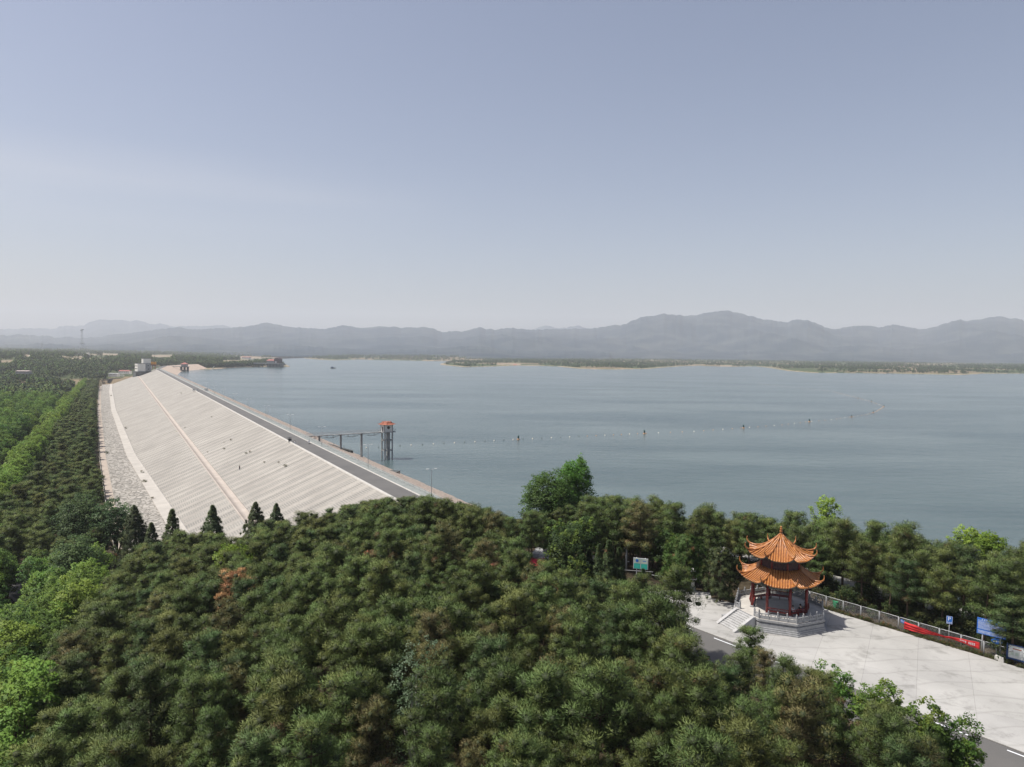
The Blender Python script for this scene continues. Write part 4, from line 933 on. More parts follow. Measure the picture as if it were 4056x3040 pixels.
def wire_panel_mesh(L, H):
    fr = MB(); c = .16; z0 = .12
    pts = [(.06, 0, z0), (.06, 0, H - c)] + [(.06 + c - c * math.cos(a), 0, H - c + c * math.sin(a)) for a in (PI / 6, PI / 3, PI / 2)] + [(L - .06 - c + c * math.sin(a), 0, H - c + c * math.cos(a)) for a in (0, PI / 6, PI / 3, PI / 2)] + [(L - .06, 0, z0)]
    fr.tube(pts, .028, 6); fr.tube([(.06, 0, z0), (L - .06, 0, z0)], .02, 6)
    me = MB(); n = int(L / .16)
    wv = .0045
    for i in range(-int(H / .16), n):
        for sgn in (1, -1):
            x0 = .06 + i * .16; a = [x0, z0]; b = [x0 + (H - z0 - .02), H - .02]
            if sgn < 0: a, b = [x0, H - .02], [x0 + (H - z0 - .02), z0]
            # clip
            def clip(a, b):
                dx = b[0] - a[0]; dz = b[1] - a[1]; t0, t1 = 0, 1
                if a[0] < .06: t0 = (.06 - a[0]) / dx
                if b[0] > L - .06: t1 = (L - .06 - a[0]) / dx
                return ((a[0] + dx * t0, a[1] + dz * t0), (a[0] + dx * t1, a[1] + dz * t1)) if t1 > t0 + .02 else None
            r = clip(a, b)
            if r: me.tube([(r[0][0], 0, r[0][1]), (r[1][0], 0, r[1][1])], wv, 3, cap=False)
    po = MB(); po.tube([(-.02, 0, -.4), (-.02, 0, H + .06)], .03, 6)
    return fr.mesh('panel_frame', True), me.mesh('wire_mesh'), po.mesh('fence_post', True)
NPN = 15; PL_ = (fb - fa).length / 10.0
fr_, me_, po_ = wire_panel_mesh(PL_, 1.72)
for mm in (fr_, me_, po_): mm.materials.append(MT['steel'])
frz = math.atan2(PD[1], PD[0])
PLAB = {0: 'wire mesh fence panel touching the pavilion platform corner', 1: 'wire mesh fence panel just behind the green waste bin', 2: 'wire mesh fence panel one past the green waste bin', 3: 'wire mesh fence panel two past the green waste bin',
        4: 'wire mesh fence panel with the small blue sign at its end', 5: 'wire mesh fence panel carrying the wide bunched end of the red banner', 6: 'wire mesh fence panel crossed by the middle of the red banner',
        7: 'wire mesh fence panel beside the blue parking sign pole', 8: 'wire mesh fence panel with the lettered end of the red banner', 9: 'wire mesh fence panel between the two blue board posts', 10: 'wire mesh fence panel behind the two white stone blocks', 11: 'wire mesh fence panel behind the white map board'}
for k in range(-1, 13):
    p = pl(k * PL_, 0); o = thing('fence_panel', PLAB.get(k, 'wire mesh fence panel behind the pavilion' if k < 0 else 'wire mesh fence panel past the white map board at the right'), 'fence', (p[0], p[1], 13.85), frz, 'wire fence panels along the plaza')
    link('panel_frame', fr_, None, o); link('wire_mesh', me_, None, o); link('fence_post', po_, None, o)
    if k == 11: pass
# red banner tied along the fence
s0, s1 = swc(3592, 2492)[0] + .1, swc(3880, 2590)[0]
nn_ = 70; V = []; Fb = []
def bprof(f):
    top = np.interp(f, [0, .3, .55, .72, 1], [1.25, 1.12, .95, 1.15, 1.38]); bot = np.interp(f, [0, .3, .55, .72, 1], [.35, .5, .80, .82, .55]); return top, bot
for i in range(nn_ + 1):
    f = i / nn_; tp, bt = bprof(f); s = s0 + (s1 - s0) * f
    for j in range(9):
        g_ = j / 8; w = -.1 - .09 * math.sin(g_ * 17 + f * 9) * (1 if f < .72 else .25) - .05
        x, y = pl(s, w); V.append((x, y, 13.95 + bt + (tp - bt) * g_ + .02 * math.sin(f * 40 + j)))
Fb = [(i * 9 + j, (i + 1) * 9 + j, (i + 1) * 9 + j + 1, i * 9 + j + 1) for i in range(nn_) for j in range(8)]
ban = link('banner', np_mesh('banner', V, Fb, smooth_=True), MT['banner']); tag(ban, 'long red cloth banner bunched and sagging along the wire fence', 'banner')
sm_ = ban.modifiers.new('thick', 'SOLIDIFY'); sm_.thickness = .01
m = MB()
for i in range(9):
    if i == 4: continue
    f = .76 + .022 * i; tp, bt = bprof(f); s = s0 + (s1 - s0) * f; 
    for j, zz in enumerate((.62, .4)):
        if j == 1 and i < 3: continue
        for q_, (dx, dz, w_, h_) in enumerate([(0, .05, .12, .02), (0, -.05, .12, .02), (-.03, 0, .02, .12), (.04, 0, .02, .12)]):
            x, y = pl(s + dx, -.2); m.box((x, y, 13.95 + bt + (tp - bt) * zz + dz), (w_, .01, h_), frz)
m.build('lettering', MT['lettering'], ban)

def text(body, size, loc, rot, mat, parent, name='lettering', ext=.004):
    cu = bpy.data.curves.new(name, 'FONT'); cu.body = body; cu.size = size; cu.align_x = 'CENTER'; cu.align_y = 'CENTER'; cu.extrude = ext
    o = bpy.data.objects.new(name, cu); C.objects.link(o); bpy.context.view_layer.update(); dg_ = bpy.context.evaluated_depsgraph_get(); me = bpy.data.meshes.new_from_object(o.evaluated_get(dg_)); bpy.data.objects.remove(o)
    o = link(name, me, None); me.materials.clear(); me.materials.append(MT[mat]); o.parent = parent; o.location = loc; o.rotation_euler = rot; return o
def glyphs(m, x0, x1, z, h, gap=.25, y=-.03, seed=1):
    r = random.Random(seed); x = x0
    while x < x1 - h:
        for k in range(3): m.box((x + h * .45, y, z + (k - 1) * h * .33 + r.uniform(-.02, .02) * h), (h * r.uniform(.5, .85), .008, h * .13))
        for k in range(2): m.box((x + h * r.uniform(.2, .7), y - .001, z), (h * .12, .008, h * r.uniform(.6, .9)))
        x += h * (1 + gap)
# parking sign
q = at(3757, 2551, 14.0); ps = thing('parking_sign', 'blue parking sign with white P on a slim steel pole', 'sign', (q.x, q.y, 13.95), math.atan2(q.y, q.x) - PI / 2)
m = MB(); m.tube([(0, 0, -.3), (0, 0, 3.35)], .035, 8); m.build('pole', MT['steel'], ps, True)
m = MB(); m.box((0, -.05, 2.95), (.62, .03, .92)); m.build('sign_plate', MT['blue'], ps, bevel=.008)
m = MB()
for c, d in [((0, -.072, 3.385), (.58, .008, .02)), ((0, -.072, 2.515), (.58, .008, .02)), ((-.29, -.072, 2.95), (.02, .008, .87)), ((.29, -.072, 2.95), (.02, .008, .87))]: m.box(c, d)
m.build('sign_border', MT['lettering'], ps)
text('P', .62, (-.03, -.075, 3.06), (PI / 2, 0, 0), 'lettering', ps); text('停车场', .17, (0, -.075, 2.64), (PI / 2, 0, 0), 'lettering', ps)
# small blue sign on the fence
q = at(3578, 2493, 14.0); o = thing('notice_sign', 'small blue sign with white characters low on the wire fence', 'sign', (q.x, q.y, 14.0), frz - .5)
m = MB(); m.box((0, -.12, .98), (.72, .03, .4)); m.build('sign_plate', MT['blue'], o); m = MB(); m.tube([(.28, -.08, -.1), (.28, -.08, 1.2)], .025, 6); m.build('post', MT['steel'], o)
m = MB(); glyphs(m, -.25, .3, 1.0, .14, .3, -.14, 5); m.build('lettering', MT['lettering'], o)
# large blue notice board on two posts
qa, qb = at(3888, 2592, 14.0), at(3933, 2606, 14.0); bd = thing('notice_board', 'large blue notice board of white text on two steel posts', 'board', (qa.x, qa.y, 13.95), frz + .10)
m = MB()
for x in (0, 1.75):
    m = MB(); m.tube([(x, 0, -.3), (x, 0, 3.6)], .06, 8); m.build('post', MT['steel'], bd, True)
m = MB(); m.box((.85, -.08, 3.35), (2.8, .06, 1.85)); m.build('board_panel', MT['blue'], bd, bevel=.01)
m = MB(); glyphs(m, -.1, 2.0, 4.13, .16, .35, -.115, 3); glyphs(m, -.45, .6, 3.99, .08, .2, -.115, 9)
for k in range(7): glyphs(m, -.45, 2.1, 3.83 - k * .125, .095, .12, -.115, 20 + k)
for k in range(3): glyphs(m, -.45, 2.15, 2.82 - k * .125, .1, .12, -.115, 40 + k)
m.build('lettering', MT['lettering'], bd)
q = at(3945, 2607, 14.0); o = thing('round_sign', 'oval blue sign with white marks on the post beside the notice board', 'sign', (q.x, q.y, 13.95), frz + .3)
m = MB(); m.tube([(0, 0, -.3), (0, 0, 2.2)], .055, 8); m.build('post', MT['steel'], o, True)
m = MB(); pts = [(.55 * math.cos(a), .3 * math.sin(a)) for a in np.linspace(0, 2 * PI, 20, endpoint=False)]
m.add([(x, -.1, 2.0 + z) for x, z in pts] + [(x, -.07, 2.0 + z) for x, z in pts], [tuple(range(20)), tuple(range(20, 40))[::-1]] + [(i, (i + 1) % 20, 20 + (i + 1) % 20, 20 + i) for i in range(20)]); m.build('sign_plate', MT['blue'], o)
m = MB(); glyphs(m, -.35, .4, 2.0, .2, .2, -.108, 8); m.build('lettering', MT['lettering'], o)
for i, (p, lb) in enumerate([((3950, 2616), 'white stone block nearer the notice board post'), ((3966, 2623), 'white stone block nearer the white map board')]):
    q = at(*p, 14.0); m = MB(); m.add([(-.28, -.2, 0), (.28, -.2, 0), (.28, .2, 0), (-.28, .2, 0), (-.2, -.14, .55), (.2, -.14, .55), (.2, .14, .55), (-.2, .14, .55)], [(0, 3, 2, 1), (4, 5, 6, 7), (0, 1, 5, 4), (1, 2, 6, 5), (2, 3, 7, 6), (3, 0, 4, 7)])
    o = m.build('stone_block', MT['kerb'], bevel=.05); o.location = (q.x, q.y, 14.03); o.rotation_euler = (0, 0, frz + .2 * i); tag(o, lb, 'block', 'white stone blocks by the fence')
q = at(3988, 2623, 14.0); mb_ = thing('map_board', 'white map board in a navy steel frame at the fence', 'board', (q.x, q.y, 13.95), frz + .12)
for x in (0, 4.2):
    m = MB(); m.box((x, 0, 1.0), (.14, .14, 2.5)); m.build('post', MT['navy'], mb_)
m = MB(); m.box((2.1, 0, 1.38), (4.0, .06, 1.42)); m.build('board_panel', MT['paper'], mb_)
m = MB(); m.box((2.1, -.01, 2.14), (4.06, .12, .1)); m.box((2.1, -.01, .6), (4.06, .12, .16)); m.build('board_frame', MT['navy'], mb_)
m = MB(); m.box((.9, -.035, 1.75), (.8, .01, .12)); m.build('heading', MT['roofred'], mb_)
m = MB(); m.box((.45, -.036, 1.2), (.3, .01, .35)); m.box((.9, -.036, 1.2), (.3, .01, .35)); m.box((2.6, -.036, 1.3), (1.8, .01, .7)); m.build('printed_picture', MT['hoard_pale'], mb_)

# billboard, camera mast, monitoring post, walls, kiosk by the gate
q = at(2520, 2320, 14.0); o = thing('billboard', 'pale and teal billboard on two tall grey posts', 'billboard', (q.x, q.y, 14), -.32)
qd = q.y / F
for x in (0, 1.25):
    m = MB(); m.tube([(x, 0, -.5), (x, 0, 4.2)], .07, 8); m.build('post', MT['steel'], o, True)
m = MB(); m.box((.6, -.1, 3.35), (2.15, .08, 1.62)); m.build('board_frame', MT['grey_sheet'], o)
m = MB(); m.box((.08, -.15, 3.75), (.92, .02, .7)); m.box((1.12, -.15, 3.75), (.92, .02, .7)); m.build('picture_sheet', MT['hoard_pale'], o)
m = MB(); m.box((.08, -.15, 2.97), (.92, .02, .75)); m.box((1.12, -.15, 2.97), (.92, .02, .75)); m.build('teal_sheet', MT['hoard_green'], o)
m = MB(); m.tube([(.08, -.165, 3.78), (.08, -.175, 3.78)], .22, 14); m.box((1.12, -.166, 3.78), (.5, .01, .1)); m.build('emblem', MT['blue'], o)
q = at(2480, 2260, 14.0); o = thing('camera_mast', 'white camera mast rising from the dark fence rail', 'mast', (q.x, q.y, 14))
m = MB(); m.tube([(0, 0, -.5), (0, 0, 4.1)], .14, 10); m.build('pole', MT['white'], o, True)
m = MB(); m.lathe([(.02, -.28), (.14, -.2), (.16, -.05), (.1, 0)], (-.35, 0, 3.7), 12); m.box((-.2, 0, 3.75), (.4, .08, .08)); m.build('dome_camera', MT['white'], o, True)
m = MB(); m.box((.28, 0, 1.4), (.35, .1, .1)); m.build('bracket', MT['white'], o)
q = at(2744, 2342, 14.0); o = thing('monitoring_post', 'white monitoring post with black display and small sensors', 'post', (q.x, q.y, 14.0), -.35)
m = MB(); m.box((0, 0, .3), (.7, .6, .6)); m.build('base', MT['stone'], o); m = MB(); m.tube([(0, 0, .5), (0, 0, 3.35)], .05, 8); m.build('pole', MT['white'], o, True)
m = MB(); m.box((0, -.08, 1.05), (.42, .3, .6)); m.build('cabinet', MT['white'], o); m = MB(); m.box((.05, -.08, 2.05), (.95, .12, .7)); m.build('display_frame', MT['white'], o)
m = MB(); m.box((.05, -.15, 2.05), (.76, .02, .5)); m.build('display', MT['drum'], o)
m = MB(); m.box((0, 0, 3.3), (.5, .06, .05))
for s in (-1, 1): m.lathe([(.02, -.12), (.11, -.08), (.12, .08), (.03, .13)], (s * .24, 0, 2.85), 10)
m.box((0, 0, 2.85), (.5, .05, .05)); m.build('sensor', MT['white'], o)
# low wall with capping beside the entrance
def wall(name, label, p1, p2, z0, h, th, mat, capmat=None, cat='wall'):
    a, b = at(p1[0], p1[1], z0), at(p2[0], p2[1], z0); c = (a + b) / 2; rz = math.atan2(b.y - a.y, b.x - a.x)
    o = thing(name, label, cat, (c.x, c.y, z0), rz); L = (b - a).length
    m = MB(); m.box((0, 0, h / 2 - .2), (L, th, h + .4)); m.build('wall_body', MT[mat], o)
    if capmat: m = MB(); m.box((0, 0, h + .08), (L + .1, th + .14, .14)); m.build('capping', MT[capmat], o)
    return o
wall('low_wall', 'low white wall half hidden by a pine near the billboard', (2560, 2368), (2692, 2362), 14, .8, .4, 'white')
wall('gate_pillar', 'white pillar with tiled cap below the billboard', (2523, 2408), (2546, 2410), 14, 2.3, .7, 'white', 'brown_cap', 'pillar')
wall('boundary_wall', 'white wall with brown tiled capping behind dark cypresses', (2345, 2262), (2432, 2275), 14, 2.6, .3, 'white', 'brown_cap')
def fence_run(label, p1, p2, h=1.3, n=6):
    a, b = at(p1[0], p1[1], 14), at(p2[0], p2[1], 14); rz = math.atan2(b.y - a.y, b.x - a.x); L = (b - a).length
    o = thing('rail_fence', label, 'fence', (a.x, a.y, 14), rz)
    m = MB(); m.box((L / 2, 0, h), (L, .08, .07)); m.build('top_rail', MT['steel'], o)
    m = MB(); m.box((L / 2, 0, .15), (L, .05, .05))
    for i in range(int(L / .14)): m.box((i * .14, 0, h / 2), (.02, .02, h))
    m.build('bars', MT['dark'], o)
fence_run('dark barred fence with white top rail behind the billboard', (2468, 2292), (2586, 2300)); fence_run('dark barred fence with white top rail beside the monitoring post', (2580, 2312), (2690, 2330))
q = at(2110, 2262, 14.0); kx = thing('entrance_kiosk', 'entrance kiosk with pale grey sheet roof and red canvas front', 'kiosk', (q.x, q.y, 14), -.55); kx.scale = (.74, .74, .95)
m = MB(); m.box((1.6, 1.0, 1.25), (3.6, 2.6, 2.5)); m.build('cabin', MT['white'], kx)
tl = Matrix.Rotation(.28, 3, 'X'); m = MB(); m.box((1.6, 1.0, 2.95), (4.2, 3.2, .1), 0, tl)
for i in range(12): m.box((-.4 + i * .36, 1.0, 3.02), (.05, 3.2, .05), 0, tl)
m.build('roof', MT['grey_sheet'], kx)
m = MB(); m.add([(-.3, -.6, 2.3), (3.6, -.6, 2.3), (3.6, -2.0, 1.5), (-.3, -2.0, 1.5), (-.3, -.6, 2.24), (3.6, -.6, 2.24), (3.6, -2.0, 1.44), (-.3, -2.0, 1.44)], [(0, 3, 2, 1), (4, 5, 6, 7), (0, 1, 5, 4), (1, 2, 6, 5), (2, 3, 7, 6), (3, 0, 4, 7)]); m.build('canopy', MT['red_canvas'], kx)
m = MB()
for z in (2.6, 2.85): m.tube([(x, -.75 , z + .22 * math.sin((x + .3) / 3.9 * PI)) for x in np.linspace(-.3, 3.6, 9)], .035, 6)
for x in np.linspace(-.3, 3.6, 5): m.tube([(x, -.75, 2.2), (x, -.75, 2.85 + .22 * math.sin((x + .3) / 3.9 * PI))], .025, 5)
m.build('arched_rail', MT['dark'], kx)
for x in (-.2, 3.5):
    m = MB(); m.tube([(x, -1.9, 0), (x, -1.9, 1.5)], .05, 6); m.build('post', MT['steel'], kx)
q = at(2010, 2285, 14.0); o = thing('red_tent', 'red canvas awning glimpsed among the rust-coloured pines', 'awning', (q.x, q.y, 14), -.4)
m = MB(); m.add([(-2, -1.2, 2.0), (2, -1.2, 2.0), (2, 1.2, 2.0), (-2, 1.2, 2.0), (0, 0, 2.9)], [(0, 1, 4), (1, 2, 4), (2, 3, 4), (3, 0, 4)]); c_ = m.build('canopy', MT['red_canvas'], o)
for x in (-1.9, 1.9):
    for y in (-1.1, 1.1):
        m = MB(); m.tube([(x, y, 0), (x, y, 2.0)], .04, 6); m.build('leg', MT['steel'], o)

def street_lamp(label, loc, rz, H=7, arm=1.3, double=False, group=None, mat='steel'):
    o = thing('street_lamp', label, 'street lamp', loc, rz, group)
    m = MB(); m.tube([(0, 0, -.3), (0, 0, H - .3), (0, 0, H)], [.09, .06, .05], 8); m.build('pole', MT[mat], o, True)
    for s in ((1, -1) if double else (1,)):
        m = MB(); m.tube([(0, 0, H - .15), (s * arm * .4, 0, H + .05), (s * arm, 0, H + .15)], [.05, .045, .04], 6); m.build('arm', MT[mat], o, True)
        m = MB(); m.box((s * (arm + .3), 0, H + .15), (.7, .26, .1)); m.build('lamp_head', MT['white'], o, bevel=.02)
    return o
q = at(2234, 2170, 14.0); street_lamp('grey street lamp rising among trees in front of the round willow', (q.x, q.y, 14), math.radians(165), 5.6, 1.6)

# ------------------------------------------------------------------ crest furniture
LL = ['double-armed lamp post on the dam walkway %s' % s for s in ('nearest the pine wood', 'beside the concrete ramp', 'at the head of the footbridge', 'just beyond the footbridge', 'second beyond the footbridge', 'third beyond the footbridge', 'fourth beyond the footbridge', 'fifth beyond the footbridge', 'sixth beyond the footbridge', 'seventh beyond the footbridge')]
def t_of(px, py, z=12.1):
    q = at(px, py, z); return tu(q.x, q.y)
lamp_t = [t_of(1725, 1975)[0], t_of(1439, 1858)[0], t_of(1256, 1770)[0], t_of(1128, 1710)[0]]
print('lamp t', lamp_t)
dd = (lamp_t[2] - lamp_t[1]); tl_ = list(lamp_t) + [lamp_t[-1] + dd * k for k in range(1, 7)]
for i, t in enumerate(tl_):
    x, y = wxy(t, -7.9); street_lamp(LL[i], (x, y, 12.16), math.atan2(DU[1], DU[0]), 7.2, .8, True, 'lamp posts along the dam crest')
# railing on the wave wall (one mesh thing)
rl = thing('crest_railing', 'thin pale railing along the middle of the dam walkway', 'railing')
m = MB(); 
for z in (12.75, 13.2): m.tube([(*wxy(t, -8.9), z) for t in np.linspace(-20, 1215, 40)], .022, 4)
m.build('rail', MT['steel'], rl)
for t in np.arange(-20, 380, 4.0):
    m = MB(); m.box((*wxy(t, -8.9), 12.7), (.07, .07, 1.15), 0); m.build('railing_post', MT['steel'], rl)

# intake tower and footbridge
q = at(1533, 1818, 0); TWX, TWY = q.x, q.y; brz = math.atan2(-DU[1], -DU[0])
tq = tu(TWX, TWY); print('tower t,u', tq)
q = at(1183, 1722, 13.0); bt, bu = tu(q.x, q.y); print('bridge start', bt, bu)
bs = Vector((*wxy(bt, -10.0), 0)); be = Vector((TWX, TWY, 0)); bd_ = (be - bs); bL = bd_.length; bd_.normalize(); brz = math.atan2(bd_.y, bd_.x)
tw = thing('intake_tower', 'grey concrete intake tower standing in the water with red hipped roof', 'tower', (TWX, TWY, 0), brz)
hs = 1.75
for sx in (-1, 1):
    for sy in (-1, 1):
        m = MB(); m.box((sx * hs, sy * hs, 3.5), (.5, .5, 17.0)); m.build('leg', MT['tower'], tw)
m = MB(); m.box((.35, -.3, 3.5), (1.3, 1.3, 17.0)); m.build('shaft', MT['tower'], tw)
for z in (3.9, 8.4):
    m = MB()
    for s in (-1, 1): m.box((s * hs, 0, z), (.4, 2 * hs - .5, .5)); m.box((0, s * hs, z), (2 * hs - .5, .4, .5))
    for sx in (-1, 1):
        for sy in (-1, 1): m.box((sx * (hs - .42), sy * hs, z + .42), (.35, .3, .35)); m.box((sx * hs, sy * (hs - .42), z + .42), (.3, .35, .35))
    m.build('tie_beam', MT['tower'], tw)
m = MB(); m.box((0, 0, 12.15), (6.4, 4.9, .3)); m.build('deck', MT['tower'], tw)
m = MB(); m.box((-.2, 0, 13.95), (3.9, 3.9, 3.3)); cb = m.build('cabin', MT['white'], tw)
m = MB()
for sx in (-1, 1):
    for sy in (-1, 1): m.box((-.2 + sx * 1.95, sy * 1.95, 13.95), (.3, .3, 3.28))
m.build('corner_pier', MT['tower'], tw)
for (c, ax) in [((-.2, -1.98, 14.2), 'y'), ((1.77, 0, 14.2), 'x')]:
    m = MB()
    if ax == 'y': m.tube([(c[0], c[1] - .05, c[2]), (c[0], c[1] + .1, c[2])], .68, 20)
    else: m.tube([(c[0] - .1, c[1], c[2]), (c[0] + .08, c[1], c[2])], .68, 20)
    m.build('round_window', MT['dark'], tw)
m = MB(); m.box((-2.18, 0, 13.4), (.06, 1.1, 2.1)); m.build('door', MT['dark'], tw)
m = MB()
for s in (-1, 1):
    m.tube([(-3.1, s * 2.35, 13.3), (3.1, s * 2.35, 13.3)], .05, 5)
    for x in np.linspace(-3.1, 3.1, 9): m.tube([(x, s * 2.35, 12.3), (x, s * 2.35, 13.3)], .03, 4)
m.tube([(3.1, -2.35, 13.3), (3.1, 2.35, 13.3)], .05, 5)
for y in np.linspace(-2.35, 2.35, 7): m.tube([(3.1, y, 12.3), (3.1, y, 13.3)], .03, 4)
m.build('guard_rail', MT['steel'], tw)
def hip(cx, R, rt, z0, z1, mat, par, name='roof', ridge=None):
    vs = []; n = 8; prof = [(R, 0), (R * .82, .16), (R * .62, .42), (rt, 1)]
    m = MB()
    for i, (r, f) in enumerate(prof):
        for k in range(8):
            a = 2 * PI * k / 8 + PI / 8; vs.append((cx + r * math.cos(a), r * math.sin(a), z0 + (z1 - z0) * f))
    fs = [(i * 8 + k, i * 8 + (k + 1) % 8, (i + 1) * 8 + (k + 1) % 8, (i + 1) * 8 + k) for i in range(3) for k in range(8)] + [tuple(range(8))[::-1], tuple(range(24, 32))]
    m.add(vs, fs); ob = m.build(name, mat, par)
    for k in range(8):
        h = MB(); h.tube([Vector(vs[j * 8 + k]) + Vector((0, 0, .06)) for j in (3, 2, 1, 0)] + [Vector(vs[k]) + Vector(((vs[k][0] - cx) * .07, vs[k][1] * .07, .35))], [.1, .1, .1, .09, .05], 6); h.build('ridge_tile', MT['roofred'], ob)
    return ob
hip(-.2, 3.9, 2.0, 15.6, 16.7, MT['roofred'], tw)
m = MB()
for k in range(8):
    a = 2 * PI * k / 8; m.lathe([(.1, 0), (.14, .15), (.05, .3), (.09, .42), (.02, .55)], (-.2 + 1.8 * math.cos(a), 1.8 * math.sin(a), 16.65), 6)
m.build('roof_finials', MT['roofred'], tw)
fbz = thing('footbridge', 'narrow grey footbridge on twin piers from dam crest to intake tower', 'footbridge', (bs.x, bs.y, 0), brz)
Lb = bL - 2.9
m = MB(); m.box((Lb / 2, 0, 12.1), (Lb, 1.7, .3)); m.build('deck', MT['tower'], fbz)
for s in (-1, 1):
    m = MB(); m.tube([(0, s * .85, 13.35), (Lb, s * .85, 13.35)], .05, 5); m.tube([(0, s * .85, 12.8), (Lb, s * .85, 12.8)], .03, 4)
    for i in range(int(Lb / .45)): m.tube([(i * .45, s * .85, 12.2), (i * .45, s * .85, 13.35)], .028, 4, cap=False)
    m.build('railing', MT['steel'], fbz)
npier = [.0 * Lb, .255 * Lb, .51 * Lb, .755 * Lb]
npier = []
for px_ in (1265, 1350, 1432):
    q = atY(px_, 1700, 1); 
    # where this column of the picture crosses the bridge line
    d = ray(px_, 1720); k = (bs.x * bd_.y - bs.y * bd_.x) / (d.x * bd_.y - d.y * bd_.x); P_ = Vector((d.x * k, d.y * k, 0)); npier.append((P_ - bs).dot(bd_))
print('piers', npier, Lb)
for x in npier:
    gzp = min(gz(*(bs + bd_ * x).xy), 6)
    for s in (-1, 1):
        m = MB(); m.box((x, s * .62, (11.6 - 5) / 2), (.42, .4, 16.9)); m.build('pier', MT['tower'], fbz)
    m = MB(); m.box((x, 0, 11.75), (.5, 1.9, .4)); m.build('pier_cap', MT['tower'], fbz)
xs_ = [0] + npier + [Lb]
for a_, b_ in zip(xs_[:-1], xs_[1:]):
    m = MB(); 
    for s in (-.6, .6):
        pts = [(a_ + .3, s, 11.8), (a_ + (b_ - a_) * .35, s, 10.9), (a_ + (b_ - a_) * .65, s, 10.9), (b_ - .3, s, 11.8)]; m.tube(pts, .06, 5)
        for p in pts[1:3]: m.tube([p, (p[0], p[1], 11.95)], .08, 5)
    m.build('truss_rod', MT['tower'], fbz)
# slipway ramp and stub walls on the riprap
t_, u_ = t_of(1560, 1868, 2.5); x, y = wxy(t_, u_)
q1, q2 = at(1500, 1863, 4.0), at(1578, 1868, 4.0); c = (q1 + q2) / 2; rz = math.atan2(q2.y - q1.y, q2.x - q1.x)
o = thing('slipway', 'brown concrete slipway block jutting from the riprap beside the tower', 'slipway', (c.x, c.y, 4), rz)
m = MB(); L = (q2 - q1).length; m.box((0, 0, -2.2), (L, 3.0, 4.0)); m.build('ramp_body', MT['riser'], o); m = MB(); m.box((0, 0, -.1), (L + .2, 3.2, .2)); m.box((0, -1.6, -.9), (L, .08, 1.2)); m.build('ramp_edge', MT['darkwall'], o)
q1, q2 = at(1255, 1752, 7), at(1390, 1787, 4.5); c = (q1 + q2) / 2
o = thing('retaining_wall', 'dark low retaining wall on the riprap below the footbridge', 'wall', (0, 0, 0))
m = MB(); m.add([(q1.x, q1.y, 3), (q2.x, q2.y, 0), (q2.x, q2.y, 4.6), (q1.x, q1.y, 7.6), (q1.x + .8, q1.y + .6, 3), (q2.x + .8, q2.y + .6, 0), (q2.x + .8, q2.y + .6, 4.6), (q1.x + .8, q1.y + .6, 7.6)], [(0, 1, 2, 3), (4, 7, 6, 5), (3, 2, 6, 7), (0, 3, 7, 4), (1, 5, 6, 2)]); m.build('wall_body', MT['darkwall'], o)
m = MB()
for f in (.1, .5, .8, 1.0):
    p = q1.lerp(q2, f); m.tube([(p.x, p.y, p.z), (p.x, p.y, p.z + 1.6)], .06, 5)
m.build('rail_posts', MT['darkwall'], o)

# crest traffic
def scooter(label, px, py, top, rzo=0, box=False, z=12.06):
    q = at(px, py, z); o = thing('scooter' if not box else 'three_wheeled_cart', label, 'scooter' if not box else 'cart', (q.x, q.y, z), math.atan2(DT[1], DT[0]) - PI / 2 + rzo)
    for yy in (-.55, .6):
        for xx in ((-.45, .45) if box and yy < 0 else (0,)):
            m = MB(); m.tube([(xx - .06, yy, .25), (xx + .06, yy, .25)], .25, 14); m.build('wheel', MT['dark'], o)
    m = MB(); m.box((0, 0, .38), (.28, 1.0, .14)); m.box((0, -.35, .62), (.3, .65, .16)); m.box((0, .48, .65), (.34, .1, .6)); m.tube([(0, .55, .3), (0, .42, 1.05)], .04, 6); m.tube([(-.33, .4, 1.05), (.33, .4, 1.05)], .025, 6); m.build('scooter_body', MT['dark'] if box else MT['white'], o)
    if box:
        m = MB(); m.box((0, -.3, 1.0), (1.15, 1.3, .7)); m.box((0, .1, 1.85), (1.2, 1.9, .06))
        for xx in (-.55, .55):
            for yy in (-.8, .95): m.box((xx, yy, 1.3), (.05, .05, 1.1))
        m.build('cab', MT['dark'], o)
    R_ = Matrix.Rotation(o.rotation_euler.z, 3, 'Z'); pp = Vector((q.x, q.y, z)) + R_ @ Vector((0, -.2 if not box else .3, .7))
    return pp, o.rotation_euler.z
pp, rr = scooter('black covered three-wheeled cart on the crest road near the footbridge', 1147, 1752, 'dark', 0, True)
person('rider in dark clothes inside the black covered cart', pp, rr, 'sit', 'dark_cloth', 'dark_cloth')
pp, rr = scooter('white scooter close behind the black cart on the crest road', 1168, 1763, 'white'); person('rider in white top on the scooter behind the black cart', pp, rr, 'sit', 'shirt', 'dark_cloth')
pp, rr = scooter('white scooter alone at the railing side of the crest road', 1224, 1759, 'white'); person('rider in white top on the lone scooter by the railing', pp, rr, 'sit', 'shirt', 'blue_cloth')
